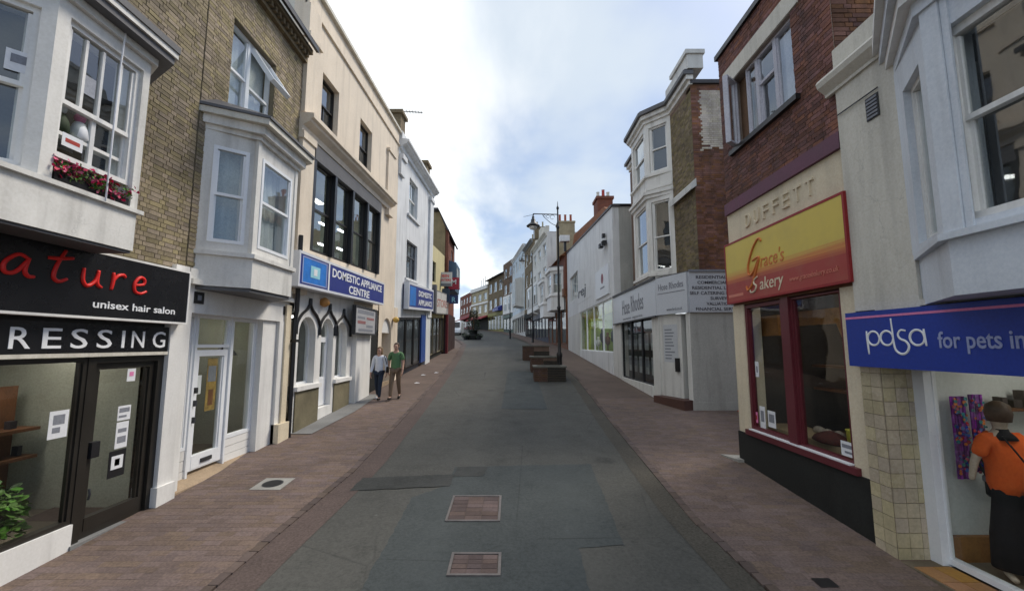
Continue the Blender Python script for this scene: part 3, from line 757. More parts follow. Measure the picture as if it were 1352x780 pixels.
poster(F, 5.50, 5.67, 1.26, 1.58, -.03, 'taller white sheet in the middle of the papers on the salon door', rows=((.15, .85, .6, .75, GREYP), (.15, .85, .2, .45, GREYP)))
poster(F, 5.44, 5.67, .92, 1.24, -.03, 'dark poster with a pale picture at the bottom of the salon door', BLACK, rows=((.15, .85, .3, .8, PAPER), (.35, .65, .42, .68, SRED)), cat='poster', name='door_poster')
poster(F, 5.58, 5.70, 2.08, 2.24, -.03, 'small label sheet alone near the top of the salon door', rows=((.25, .75, .4, .75, PINK),))
def leafy(name, c, r, h, n, m, label, cat, pot=None, group=None, size=.07):
    t = thing(name, label, cat, c, group)
    b = MB()
    for i in range(n):
        a = rnd.uniform(0, 6.28); rr = r * math.sqrt(rnd.random()); p = Vector((c[0] + rr * math.cos(a), c[1] + rr * math.sin(a), c[2] + h * (.35 + .65 * rnd.random()) * (1 - .35 * rr / r)))
        a += rnd.uniform(-1.3, 1.3); d = Vector((math.cos(a), math.sin(a), rnd.uniform(-.5, .9))).normalized(); e = d.cross(Vector((rnd.uniform(-.6, .6), rnd.uniform(-.6, .6), 1))).normalized() * size * rnd.uniform(.25, .5); l = size * rnd.uniform(.5, 1.4); dn = Vector((0, 0, -l * rnd.uniform(.05, .35)))
        q = len(b.v); b.v += [p, p + d * l * .35 + e, p + d * l * .75 + e * .8 + dn * .5, p + d * l + dn, p + d * l * .75 - e * .8 + dn * .5, p + d * l * .35 - e]; b.f += [(q, q + 1, q + 2, q + 3), (q, q + 3, q + 4, q + 5)]
    stuff(b.build('foliage', m, t))
    if pot: MB().lathe(c, [(pot * .7, 0), (pot, h * .42), (pot * 1.05, h * .42), (pot * 1.05, h * .48), (pot * .8, h * .48)], 12).build('pot', CASTI, t)
    return t
leafy('potted_plant', (LX - .48, 4.60, .36), .27, .86, 750, LEAF, 'bright green leafy pot plant inside the salon window', 'plant', .15, size=.085)
# flowers and ornaments at the first-floor sash window
ff = fs[1]
tb = thing('flower_box', 'window box of pink and red geraniums below the white bay sash', 'flower box', ff.P(.55, .02, 4.08))
MB(ff).box(.14, .93, -.16, .0, 4.095, 4.17).build('box', BLACK, tb)
MB(ff).poly((.12, -.2, 4.09), (.95, -.2, 4.09), (.95, -.2, 4.34), (.12, -.2, 4.34)).build('back_panel', BLACK, tb)
b1, b2 = MB(), MB()
for i in range(420):
    p = ff.P(rnd.uniform(.14, .93), rnd.uniform(-.12, .06), 4.13 + rnd.random() * .16); q_ = b1 if i % 7 else b2; s_ = .028 if i % 7 else .036
    for k in range(1 if i % 7 else 4):
        o_ = Vector((rnd.uniform(-1, 1), rnd.uniform(-1, 1), rnd.uniform(-.5, 1))) * s_; p2 = p + (o_ if k else Vector((0, 0, .02 if i % 7 == 0 else 0)))
        a_ = Vector((rnd.uniform(-1, 1), rnd.uniform(-1, 1), rnd.uniform(-1, 1))).normalized() * s_; c_ = a_.cross(Vector((rnd.random(), rnd.random(), .3))).normalized() * s_
        q = len(q_.v); q_.v += [p2, p2 + a_ + c_ * .5, p2 + a_ * 1.4, p2 + a_ - c_ * .5]; q_.f.append((q, q + 1, q + 2, q + 3))
stuff(b1.build('foliage', LEAF, tb)); stuff(b2.build('petals', FLR, tb))
def doll(u, label, m1, m2):
    p = ff.P(u, -.16, 4.62)
    t = thing('ornament', label, 'ornament', p, 'ornaments behind the salon bay window')
    MB().lathe(p, [(.05, 0), (.085, .03), (.07, .12), (.045, .19), (.03, .2)], 10).build('body', m1, t, True)
    MB().lathe((p.x, p.y, p.z + .19), [(.015, 0), (.045, .03), (.05, .06), (.03, .1), (.005, .115)], 10).build('head', m2, t, True)
doll(.27, 'green and white jug-shaped ornament behind the bay sash window', DLEAF, PAPER)
doll(.46, 'pale ornament with pink top beside the green one in the bay', PAPER, PINK)
MB(ff).box(.14, .93, -.2, -.10, 4.58, 4.615).build('inner_shelf', WHITE, t)
poster(ff, .22, .42, 4.47, 4.60, -.06, 'small white card with red writing in the lower bay sash', rows=((.15, .85, .35, .65, SRED),), cat='card', name='window_card')
poster(ff, .36, .5, 5.1, 5.3, -.08, 'pale picture card behind the upper panes of the bay sash', LAVCUR, cat='card', name='window_card')
poster(fs[0], .58, .74, 5.0, 5.2, -.06, 'printed sheet behind the side pane of the salon bay', rows=((.2, .8, .4, .8, GREYP),))

# ------------------------------------------------------------ left: brick building with the empty white shop
t = B = thing('brick_shop_building', 'yellow brick building with white canted bay above an empty white shopfront', 'building', (LX, 8, .48))
up = (6.98, 8.32, 6.62, 8.28)
wall(F, t, 'wall', MOR_L, 6.36, 9.40, 3.70, 9.15, [up])
bricks(F, t, 6.36, 9.40, 3.74, 9.1, 0, BRK_L, skip=((6.98, 8.32, 6.62, 8.28), (6.6, 8.6, 3.7, 6.2)), singles=300)
shell(F, t, 6.36, 9.40, 0, 9.3, 6, OLDBR)
MB(F).box(6.36, 9.40, -.1, .10, 9.10, 9.18).box(6.36, 9.40, -.1, .22, 9.30, 9.42).build('eaves_band', OLDBR, t)
for i in range(20): MB(F).box(6.40 + i * .15, 6.47 + i * .15, -.1, .17, 9.182, 9.298).build('dentil', OLDBR, t)
MB(F).prism([(.30, 9.36), (.36, 9.36), (.36, 9.48), (.24, 9.48)], 6.36, 9.4).build('gutter', BLACK, t)
# upper window: left light fixed, right half with a top-hung light pushed open
f = win(F, t, 6.98, 7.62, 6.62, 8.28, -.10, WHITE_C, rows=((0, .5, ()), (.5, 1, ())), back=NET, bd=.14)
f = win(F, t, 7.62, 8.32, 6.62, 7.42, -.10, WHITE_C, back=NET, bd=.14)
MB(F).box(7.62, 7.66, -.19, -.10, 7.42, 8.28).box(8.28, 8.32, -.19, -.10, 7.42, 8.28).box(7.66, 8.28, -.19, -.10, 8.23, 8.28).build('window_frame', WHITE_C, t)
MB(F).poly((7.62, -.24, 7.42), (8.32, -.24, 7.42), (8.32, -.24, 8.28), (7.62, -.24, 8.28)).build('curtain', NET2, t)
class Tilt:
    """a light hinged along its top edge and swung out"""
    def __init__(s, fr, d, z, a): s.fr, s.d, s.z, s.a = fr, d, z, a; s.flip = fr.flip
    def P(s, u, d, z): h = z - s.z; return s.fr.P(u, s.d - h * math.sin(s.a) + d * math.cos(s.a), s.z + h * math.cos(s.a) + d * math.sin(s.a))
win(Tilt(F, -.08, 8.24, R(34)), t, 7.66, 8.28, 7.44, 8.22, .0, WHITE_C, fw=.055, name='open_window')
MB(F).box(6.9, 8.4, -.1, .05, 6.54, 6.615).build('window_sill', CONC, t)
BP2 = [(LX, 6.50), (LX + .6, 6.98), (LX + .6, 8.22), (LX, 8.72)]
gs = [FB(BP2[i], BP2[i + 1], (0, 7.5)) for i in range(3)]
canted(t, BP2, 3.46, 3.95, .03, BAYWHITE, 'bay_base')
canted(t, BP2, 3.95, 4.02, .08, BAYWHITE, 'bay_sill_course')
canted(t, BP2, 3.40, 3.455, .0, LEAD, 'bay_soffit')
o1 = (.14, .64, 4.16, 5.74); o2 = (.12, 1.10, 4.16, 5.74)
wall(gs[0], t, 'bay_wall', BAYWHITE, 0, gs[0].L, 4.02, 6.05, [o1]); wall(gs[1], t, 'bay_wall', BAYWHITE, 0, gs[1].L, 4.02, 6.05, [o2]); wall(gs[2], t, 'bay_wall', BAYWHITE, 0, gs[2].L, 4.02, 6.05)
win(gs[0], t, *o1, .012, WHITE_C, rows=((0, .5, ()), (.5, 1, ())), back=NET2, bd=.2, fw=.055)
win(gs[1], t, *o2, .012, WHITE_C, rows=((0, .52, ()), (.52, 1, ())), back=NET2, bd=.2, fw=.055)
for x in (BP2[1], BP2[2]): MB().box(x[0] - .045, x[0] + .02, x[1] - .045, x[1] + .045, 4.02, 6.05).build('corner_post', BAYWHITE, t)
canted(t, BP2, 5.98, 6.06, .06, BAYWHITE, 'bay_moulding'); canted(t, BP2, 6.06, 6.20, .14, BAYWHITE, 'bay_moulding'); canted(t, BP2, 6.20, 6.30, .24, MAGN, 'bay_cornice')
b = MB(); k = .27
q = [(LX - .05, 6.30), (LX + .6 + k, 6.80), (LX + .6 + k, 8.42), (LX - .05, 8.95)]
b.v = [Vector((x, y, 6.302)) for x, y in q] + [Vector((x, y, 6.345)) for x, y in q] + [Vector((LX - .05, 6.7, 6.60)), Vector((LX - .05, 8.5, 6.60))]
b.f = [(0, 1, 2, 3), (0, 1, 5, 4), (1, 2, 6, 5), (2, 3, 7, 6), (4, 5, 8), (5, 6, 9, 8), (6, 7, 9)]
b.build('bay_roof', LEAD, t)
# shopfront
MB(F).box(6.38, 9.38, -.3, .02, 3.03, 3.46).build('fascia', WHITE, t)
MB(F).box(6.38, 9.38, -.2, .12, 3.46, 3.54).box(6.38, 9.38, -.2, .07, 3.54, 3.70).build('fascia_cornice', BAYWHITE, t)
for u in (6.55, 9.14): 
    MB(F).box(u, u + .2, .02, .035, 3.18, 3.36).build('fascia_plate', BLACK, t)
    MB(F).box(u + .06, u + .14, .035, .039, 3.23, 3.31).build('plate_emblem', GREYP, t)
MB(F).box(6.38, 6.52, -.25, .03, .2, 3.03).build('pilaster', WHITE, t)
MB(F).box(8.52, 9.02, -.3, -.03, .2, 3.03).build('pier', WHITE, t)
MB(F).box(9.02, 9.20, -.3, .03, .2, 3.03).build('pier', WHITE, t)
MB(F).box(9.20, 9.40, -.3, .07, .2, 3.40).build('pilaster', CREAM2, t)
MB(F).box(9.02, 9.44, -.3, .13, .1, .92).build('plinth', CREAM2, t)
b = MB(F)
for i in range(4): b.box(6.52, 6.86, -.26, -.15 + .004 * (i % 2), .30 + i * .16, .453 + i * .16).box(7.76, 8.52, -.26, -.15 + .004 * (i % 2), .36 + i * .135, .487 + i * .135)
b.build('stall_riser', WHITE, t)
win(F, t, 6.52, 6.86, .93, 3.03, -.14, WHITE_C, fw=.05, glass=SHOPGLASS, name='shop_window')
win(F, t, 7.76, 8.52, .90, 3.03, -.14, WHITE_C, fw=.06, glass=SHOPGLASS, name='shop_window')
win(F, t, 6.88, 7.74, 2.50, 3.03, -.14, WHITE_C, fw=.05, glass=SHOPGLASS, name='fanlight')
MB(F).box(6.86, 6.90, -.25, -.12, .5, 3.03).box(7.72, 7.76, -.25, -.12, .5, 3.03).build('door_frame', WHITE_C, t)
dr = win(F, t, 6.905, 7.715, .58, 2.46, -.15, WHITE_C, fw=.10, glass=SHOPGLASS, name='door')
MB(F).box(7.0, 7.62, -.23, -.145, .60, .80).build('bottom_rail', WHITE_C, dr)
MB(F).box(7.2, 7.45, -.145, -.125, .66, .72).build('letter_box', CASTI, dr)
for z in (1.32, 1.58, 1.78): MB(F).box(6.93, 6.97, -.15, -.10, z, z + .09).build('handle', CASTI, dr)
MB(F).prism([(-.3, .05), (.05, .05), (.05, .42), (.02, .45), (-.3, .56)], 6.42, 9.0).build('doorstep', STONE, t)
room(F, t, 6.40, 9.0, .55, 3.3, -.31, 3.0, INT_B)
fill_panel(F, 7.7, -1.4, 3.2, 'added fill-light panel inside the empty white shop', 1.6)
poster(F, 7.28, 7.52, 1.45, 2.32, -.20, 'tall brown and yellow poster on the white shop door', mat('ochre_poster', (.36, .24, .07), .6, .5, 9), rows=((.1, .9, .55, .85, GREYP), (.25, .75, .1, .4, OAK)), cat='poster', name='door_poster')
poster(F, 6.99, 7.16, 1.75, 2.05, -.20, 'small white notice inside the white shop door')
for u in (6.72, 8.15):
    p = F.P(u, -.5, 2.35)
    tt = thing('pendant_lamp', 'dark cone pendant lamp hanging inside the %s pane of the white shop' % ('narrow left' if u < 7 else 'wide right'), 'lamp', p, 'pendant lamps in the empty shop')
    MB().lathe(p, [(.20, 0), (.19, .02), (.05, .22), (.03, .26)], 16).build('lamp_shade', BLACK, tt, True)
    MB().tube([(p.x, p.y, p.z + .25), (p.x, p.y, p.z + .68)], .006, 5).build('cord', BLACK, tt)

# drain cover in the pavement
p = Vector((-3.69, 6.91, g0(6.91)))
tt = thing('drain_cover', 'oval iron lid in a square pale concrete surround set in the left pavement', 'drain cover', p)
b = MB()
b.v = [Vector((x, y, g0(y) + dz)) for dz in (-.03, .006) for x, y in ((-3.92, 6.68), (-3.46, 6.68), (-3.46, 7.14), (-3.92, 7.14))]
b.f = [(0, 1, 2, 3), (4, 5, 6, 7), (0, 1, 5, 4), (1, 2, 6, 5), (2, 3, 7, 6), (3, 0, 4, 7)]
b.build('surround', mat('pale_concrete', (.33, .32, .29), .9, .2, 3, bump=.4), tt)
b = MB(); b.v = [Vector((-3.69 + .15 * math.cos(a), 6.91 + .15 * math.sin(a), g0(6.91 + .15 * math.sin(a)) + .010)) for a in [i * math.pi / 12 for i in range(24)]]; b.f = [tuple(range(24))]
b.build('lid', CASTI, tt)
b = MB()
for i in range(-3, 4):
    w_ = math.sqrt(max(0, .13 ** 2 - (i * .035) ** 2))
    b.v += [Vector((-3.69 + sx * w_, 6.91 + i * .035 + sy * .006, g0(6.91 + i * .035) + .013)) for sx, sy in ((-1, -1), (1, -1), (1, 1), (-1, 1))]; k = len(b.v) - 4; b.f.append((k, k + 1, k + 2, k + 3))
b.build('rib', IRON, tt)
for i, (cx, cy, w_, h_) in enumerate(((-.50, 6.10, .70, .78), (-.385, 4.77, .54, .42))):
    tt = thing('manhole_cover', '%s red-block manhole cover with pale metal frame in the road' % ('farther, larger' if i == 0 else 'nearer, smaller'), 'manhole cover', (cx, cy, g0(cy) - .03), 'block-filled covers in the road')
    Z = lambda y, dz: g0(y) - .005 + dz
    x0, x1, y0, y1 = cx - w_ / 2, cx + w_ / 2, cy - h_ / 2, cy + h_ / 2
    b = MB()
    for a, c, e, f_ in ((x0, x1, y0, y0 + .03), (x0, x1, y1 - .03, y1), (x0, x0 + .03, y0 + .03, y1 - .03), (x1 - .03, x1, y0 + .03, y1 - .03)):
        q = len(b.v); b.v += [Vector((x, y, Z(y, dz))) for dz in (-.02, .006) for x, y in ((a, e), (c, e), (c, f_), (a, f_))]
        b.f += [tuple(q + k for k in fc) for fc in ((4, 5, 6, 7), (0, 1, 5, 4), (1, 2, 6, 5), (2, 3, 7, 6), (3, 0, 4, 7))]
    b.build('frame', mat('worn_steel', (.17, .15, .14), .5, .4, 6, metal=.3), tt)
    b = MB(); b.v = [Vector((x, y, Z(y, -.006))) for x, y in ((x0, y0), (x1, y0), (x1, y1), (x0, y1))]; b.f = [(0, 1, 2, 3)]; b.build('tray', PAVBASE, tt)
    nx, ny = (3, 6) if i == 0 else (3, 4)
    for a in range(nx):
        for c in range(ny):
            bx0 = x0 + .035 + a * (w_ - .07) / nx; by0 = y0 + .035 + c * (h_ - .07) / ny; bx1 = bx0 + (w_ - .07) / nx - .008; by1 = by0 + (h_ - .07) / ny - .008
            b = MB(); hz = rnd.uniform(-.001, .002)
            b.v = [Vector((x, y, Z(y, dz))) for dz in (-.02, hz) for x, y in ((bx0, by0), (bx1, by0), (bx1, by1), (bx0, by1))]
            b.f = [(4, 5, 6, 7), (0, 1, 5, 4), (1, 2, 6, 5), (2, 3, 7, 6), (3, 0, 4, 7)]
            b.build('block', mat('red_infill_block', (.115, .082, .075), .9, .3, 2, island=.25, bump=.5), tt)
tt = thing('gully_grate', 'small dark iron grate near the foot of the right pavement', 'drain', (3.02, 4.42, .265))
b = MB(); b.v = [Vector((x, y, g0(y) + .007)) for x, y in ((2.93, 4.36), (3.11, 4.36), (3.11, 4.50), (2.93, 4.50))]; b.f = [(0, 1, 2, 3)]; b.build('grate', IRON, tt)

# ------------------------------------------------------------ left: cream three-storey shop
SL = .05
C = FL(LX, SL); C0 = FL(LX)
t = thing('cream_shop_building', 'tall cream rendered building with black first-floor window band and arched shopfront', 'building', (LX, 13, .78))
wa, wb = (10.42, 11.46, 7.64, 9.05), (13.16, 14.32, 7.66, 9.18)
wo = (10.06, 15.36, 4.30, 6.92)
wall(C, t, 'wall', CREAM, 9.42, 17.80, 3.0, 10.80, [wa, wb, wo])
shell(C, t, 9.42, 17.80, -.6, 10.85, 9, MAGN)
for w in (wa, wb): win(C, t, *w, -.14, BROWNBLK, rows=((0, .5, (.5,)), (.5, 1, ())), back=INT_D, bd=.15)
for w in (wa, wb): MB(C).box(w[0] - .05, w[1] + .05, -.1, .05, w[2] - .09, w[2] - .003).build('sill', CREAM, t)
MB(C).box(9.40, 10.0, -.05, .10, 3.2, 6.96).box(9.40, 10.0, -.05, .10, 7.45, 10.2).build('pilaster', CREAM, t)
MB(C).box(16.1, 17.0, -.05, .08, 7.45, 9.3).box(16.05, 17.05, -.05, .13, 9.3, 9.42).build('pilaster', CREAM, t)
MB(C).box(9.36, 10.05, -.05, .16, 9.32, 9.44).build('pilaster_cap', CREAM, t)
MB(C).box(9.42, 17.80, -.05, .06, 10.20, 10.27).build('string_course', CREAM, t)
MB(C).box(9.40, 17.83, -.35, .10, 10.80, 10.90).build('coping', MAGN, t)
cornice(C, t, 9.36, 16.6, 0, 6.98, 7.42, .34, CREAM)
MB(C).box(9.36, 10.02, -.05, .14, 6.8, 6.975).build('cornice_block', CREAM, t)
MB(C).box(16.1, 16.7, -.05, .16, 6.72, 6.975).build('cornice_bracket', CREAM, t)
# the glazed band: four lights with transoms in a black frame
MB(C).box(10.06, 15.36, -.28, .10, 6.55, 6.92).build('window_head', LEAD, t)
us = [10.10, 11.36, 12.66, 13.98, 15.30]
for i in range(4): win(C, t, us[i] + .07, us[i + 1] - .07, 4.32, 6.54, -.02, BROWNBLK, rows=((0, .48, ()), (.48, 1, ())), fw=.045)
for u in us: MB(C).box(u - .07, u + .07, -.16, .09, 4.30, 6.55).build('mullion', BLACK, t)
room(C, t, 10.06, 15.36, 4.28, 6.95, -.29, 3.5, mat('green_grey_interior', (.34, .38, .31), .9, .3, 1, bump=0), INT_F)
for u in (11.4, 14.0): fill_panel(C, u, -1.9, 6.75, 'added fill-light panel in the first-floor showroom, %s' % ('left half' if u < 12 else 'right half'), 1.6, 'added showroom fill panels')
for (u, z) in ((11.9, 5.55), (13.2, 5.6), (14.6, 5.7), (11.9, 4.9), (13.2, 4.95), (14.6, 5.05)):
    p = C.P(u, -1.0, z)
    tt = thing('ceiling_light', 'lit tube light behind the %s pane of the black window band, %s row' % ('second' if u < 12.5 else 'third' if u < 14 else 'fourth', 'upper' if z > 5.3 else 'lower'), 'ceiling light', p, 'tube lights in the first-floor showroom')
    MB(C).box(u - .35, u + .35, -1.04, -.98, z, z + .04).build('tube', TUBE, tt)
    MB(C).box(u - .37, u + .37, -1.06, -.96, z + .04, z + .08).build('tray', WHITE, tt)
# ground floor
ARS = [(9.86, 10.72, 1.62, 2.78), (11.04, 11.78, .95, 2.86), (11.97, 12.78, 1.62, 2.78)]      # springing heights; round heads above
def arch_pts(u0, u1, z0, zs, n=10):
    r = (u1 - u0) / 2; c = (u0 + u1) / 2
    return [(u0, z0), (u1, z0)] + [(c + r * math.cos(a), zs + r * math.sin(a)) for a in [math.pi * i / n for i in range(n + 1)]]
def arch_wall(fr, parent, u0, u1, z0, z1, ars, d, rev, m, name='wall'):
    b = MB(fr); x = u0
    for a in ars + [None]:
        e = a[0] if a else u1
        b.poly((x, d, z0), (e, d, z0), (e, d, z1), (x, d, z1))
        if not a: break
        p = arch_pts(*a)
        if a[2] > z0: b.poly((a[0], d, z0), (a[1], d, z0), (a[1], d, a[2]), (a[0], d, a[2]))
        head = p[2:]
        for (q0, q1) in zip(head, head[1:]): b.poly((q0[0], d, q0[1]), (q0[0], d, z1), (q1[0], d, z1), (q1[0], d, q1[1]))
        ring = p[1:] + [p[0]]
        for (q0, q1) in zip(ring, ring[1:]): b.poly((q0[0], d, q0[1]), (q1[0], d, q1[1]), (q1[0], d - rev, q1[1]), (q0[0], d - rev, q0[1]))
        b.poly((p[0][0], d, p[0][1]), (p[1][0], d, p[1][1]), (p[1][0], d - rev, p[1][1]), (p[0][0], d - rev, p[0][1]))
        x = a[1]
    return b.build(name, m, parent)
arch_wall(C0, t, 9.60, 13.18, .3, 3.95, ARS, .02, .24, WHITE, 'arcade_wall')
def arch_win(fr, parent, a, d, m, fw=.045, name='arched_window', zt=None):
    o = arch_pts(*a); i_ = arch_pts(a[0] + fw, a[1] - fw, a[2] + fw, a[3])
    b = MB(fr); n = len(o)
    for k in range(n):
        k2 = (k + 1) % n
        b.poly((o[k][0], d, o[k][1]), (o[k2][0], d, o[k2][1]), (i_[k2][0], d, i_[k2][1]), (i_[k][0], d, i_[k][1]))
        b.poly((i_[k][0], d, i_[k][1]), (i_[k2][0], d, i_[k2][1]), (i_[k2][0], d - .07, i_[k2][1]), (i_[k][0], d - .07, i_[k][1]))
    if zt: b.box(a[0], a[1], d - .06, d + .012, zt, zt + .07)
    f = b.build(name, m, parent)
    q = MB(fr); q.poly(*[(u, d - .03, z) for u, z in i_]); q.build('pane', SHOPGLASS, f)
    return f
arch_win(C0, t, ARS[0], -.14, WHITE_C); arch_win(C0, t, ARS[2], -.14, WHITE_C)
arch_win(C0, t, (11.04, 11.78, 2.70, 2.86), -.12, WHITE_C, name='fanlight')
dr = win(C0, t, 11.06, 11.76, .97, 2.70, -.12, WHITE_C, fw=.09, rows=((0, .4, ()), (.4, 1, ())), glass=SHOPGLASS, name='door')
MB(C0).box(11.15, 11.67, -.2, -.125, 1.06, 1.66).build('lower_panel', WHITE_C, dr)
fill_panel(C0, 11.4, -1.2, 3.3, 'added fill-light panel inside the arched shop', 1.6)
room(C0, t, 9.7, 13.1, .9, 3.4, -.23, 2.2, mat('shop_grey_interior', (.20, .22, .22), .9, .3, 1, bump=0))
for a in (ARS[0], ARS[2]):
    MB(C0).box(a[0] - .08, a[1] + .30, .02, .10, 1.50, 1.60).build('window_sill', WHITE, t)
    MB(C0).box(a[0] - .04, a[1] + .26, .02, .05, .3, 1.50).build('stall_riser', OLIVE, t)
# dark ogee hood moulds
def ogee(u0, u1, zs, za):
    c = (u0 + u1) / 2; h = (u1 - u0) / 2
    L = [(u0, .05, zs), (u0 + .02, .05, zs + .25), (u0 + h * .35, .05, zs + (za - zs) * .62), (u0 + h * .75, .05, zs + (za - zs) * .80), (c, .05, za)]
    Rr = [(2 * c - u, d, z) for u, d, z in reversed(L[:-1])]
    return spline(L) + spline([L[-1]] + Rr)[1:]
for a, zt in ((ARS[0], 3.52), (ARS[1], 3.50), (ARS[2], 3.44)):
    b = MB(C0); b.tube(ogee(a[0] - .17, a[1] + .17, 2.78, zt), .035, 6); c = (a[0] + a[1]) / 2
    b.tube([(c, .05, zt - .02), (c, .06, zt + .13)], [.05, .035], 6)
    b.build('hood_mould', BLACK, t)
b = MB(C0)
b.box(13.18, 14.50, -.3, .16, .3, 3.0).box(13.18, 17.8, -.3, -.05, 3.0, 3.95)
b.build('white_panel', WHITE, t)
b = MB(C0)
for i in range(9): b.box(14.52 + i * .13, 14.52 + i * .13 + .118, -.06, .0, .5, 3.0)
b.build('shutter', BLACKR, t)
MB(C0).box(14.50, 15.70, -.3, -.07, .5, 3.0).build('shutter_recess', BLACK, t)
arch_wall(C0, t, 15.70, 17.80, .3, 4.05, [(16.12, 17.36, .95, 2.95)], .03, .45, CREAM, 'niche_wall')
MB(C0).box(16.05, 17.42, -.45, -.40, .9, 3.62).build('niche_door', MAGN, t)
MB(C0).box(15.72, 17.8, .0, .07, .3, 1.15).build('plinth', STONE, t)
MB(C0).tube([(9.50, .13, 5.0), (9.50, .13, 3.3), (9.50, .10, 3.1), (9.50, .10, .45)], .05, 8).build('drainpipe', BLACK, t)
MB(C0).box(9.43, 9.57, .05, .19, 2.6, 2.66).build('pipe_bracket', IRON, t)
def globe(fr, u, z, m, label, d=.12):
    p = fr.P(u, d, z); g = thing('wall_lamp', label, 'lamp', p)
    MB().lathe(p, [(.03, -.12), (.11, -.07), (.13, 0), (.11, .07), (.03, .12)], 12).build('lamp_shade', m, g, True)
    MB(fr).box(u - .05, u + .05, 0, d, z - .04, z + .04).build('bracket', IRON, g)
AMB = mat('amber_glass', (.52, .26, .08), .3, .1, bump=0)
globe(C0, 10.95, 3.62, AMB, 'round amber disc lamp above the arched shop door', .1)
globe(C0, 17.55, 3.55, mat('yellow_plastic', (.62, .40, .10), .4, .1, bump=0), 'yellow rounded lamp on the cream pier beside the arched niche', .16)
# fascia sign and the small hanging board
G = FL(LX, .024)
s = sign_board('long projecting royal blue fascia sign with white capitals over the arched shop', G, 9.02, 15.12, 3.57, 4.34, .05, .36, BLUE, mat('sign_frame_white', (.66, .68, .72), .4, .08, bump=0), .055)
MB(G).box(10.48, 10.55, .30, .372, 3.62, 4.285).build('divider', WLET, s)
MB(G).box(9.16, 10.40, .36, .366, 3.66, 4.25).build('emblem_panel', LBLUE, s)
b = MB(G); b.box(9.16, 10.40, .366, .370, 4.225, 4.25).box(9.16, 10.40, .366, .370, 3.66, 3.685).box(9.16, 9.20, .366, .370, 3.685, 4.225).box(10.36, 10.40, .366, .370, 3.685, 4.225); b.build('emblem_border', GLET, s)
MB(G).box(9.55, 10.02, .366, .371, 3.82, 4.09).build('emblem_glow', PALEB, s)
MB(G).box(9.70, 9.87, .371, .374, 3.88, 4.03).build('emblem_mark', PAPER, s)
for u_ in (12.4,): MB(G).box(u_, u_ + .012, .36, .3615, 3.63, 4.28).build('panel_joint', mat('joint_blue', (.012, .02, .12)), s)
text(G, s, 'DOMESTIC APPLIANCE', 10.72, 3.995, .362, .215, WLET, width=4.1, bold=.02, slope=.0)
text(G, s, 'CENTRE', 11.85, 3.68, .362, .215, WLET, width=1.72, bold=.02)
s = thing('hanging_sign', 'small white board with dark and red lines fixed below the blue fascia', 'sign', C0.P(13.5, .3, 2.87))
MB(C0).box(12.62, 14.46, .22, .30, 2.90, 3.66).build('board', mat('dull_sign_board', (.40, .40, .41), .6, .1), s)
b = MB(C0); b.box(12.58, 14.50, .21, .32, 3.66, 3.71).box(12.58, 14.50, .21, .32, 2.85, 2.90).box(12.58, 12.62, .21, .32, 2.90, 3.66).box(14.46, 14.50, .21, .32, 2.90, 3.66); b.build('frame', CASTI, s)
b = MB(C0); b.box(12.8, 14.3, .30, .304, 3.49, 3.60).box(12.8, 13.45, .30, .304, 3.33, 3.40).box(13.6, 14.2, .30, .304, 3.08, 3.16); b.build('dark_print', GREYP, s)
b = MB(C0); b.box(12.8, 13.5, .30, .304, 3.18, 3.27).box(13.6, 14.3, .30, .304, 3.33, 3.40); b.build('red_print', mat('faded_red_print', (.30, .14, .14), .6, .1), s)
MB(C0).box(12.9, 14.2, .30, .304, 2.95, 3.03).build('grey_print', GREYP, s)
MB(C0).box(13.3, 13.4, .0, .22, 3.2, 3.25).box(14.0, 14.1, .0, .22, 3.2, 3.25).build('bracket', IRON, s)
def aerial(p, h, L, label, ang=0.0, n=7):
    a = thing('aerial', label, 'aerial', p)
    MB().tube([(p[0], p[1], p[2]), (p[0], p[1], p[2] + h)], .034, 6).build('mast', CASTI, a)
    c, s_ = math.cos(ang), math.sin(ang); z = p[2] + h - .05
    b = MB(); b.tube([(p[0] - .1 * c, p[1] - .1 * s_, z), (p[0] + L * c, p[1] + L * s_, z - .05)], .024, 5)
    for i in range(n):
        q = .1 + (L - .15) * i / (n - 1); x, y = p[0] + q * c, p[1] + q * s_; l = .22 - .012 * i
        b.tube([(x - l * s_, y + l * c, z - .05 * q / L), (x + l * s_, y - l * c, z - .05 * q / L)], .012, 4)
    b.build('boom', CASTI, a)
aerial((-5.6, 20.6, 11.6), 2.75, 1.05, 'thin television aerial on a tall mast above the cream parapet', .05)

# ------------------------------------------------------------ left: white three-storey building
D = FL(LX, .06)
t = thing('white_shop_building', 'narrow white stuccoed three-storey building with cornice beyond the cream one', 'building', (LX, 21.8, 1.3))
wa, wb = (19.82, 21.60, 7.50, 9.34), (19.60, 21.82, 4.45, 6.25)
wall(D, t, 'wall', STUCCO, 17.80, 25.50, 2.6, 10.6, [wa, wb])
shell(D, t, 17.80, 25.50, -1, 10.62, 9, STUCCO)
win(D, t, *wa, -.12, WHITE, rows=((0, .5, (.5,)), (.5, 1, (.5,))), back=NET2, bd=.16)
win(D, t, *wb, -.12, LEAD, rows=((0, .62, (.33, .67)), (.62, 1, (.33, .67))), back=INT_D, bd=.16)
MB(D).box(19.5, 22.0, -.1, .10, 7.38, 7.49).box(19.4, 22.0, -.1, .08, 4.34, 4.44).build('sill', STUCCO, t)
MB(D).box(24.5, 25.5, -.05, .12, 2.6, 9.5).build('pilaster', STUCCO, t); MB(D).box(17.82, 18.5, -.05, .12, 8.8, 9.5).build('pilaster', STUCCO, t)
MB(D).box(24.42, 25.56, -.05, .2, 9.5, 9.72).box(17.82, 18.56, -.05, .2, 9.5, 9.72).build('pilaster_cap', STUCCO, t)
cornice(D, t, 17.83, 25.7, 0, 9.95, 10.42, .42, STUCCO)
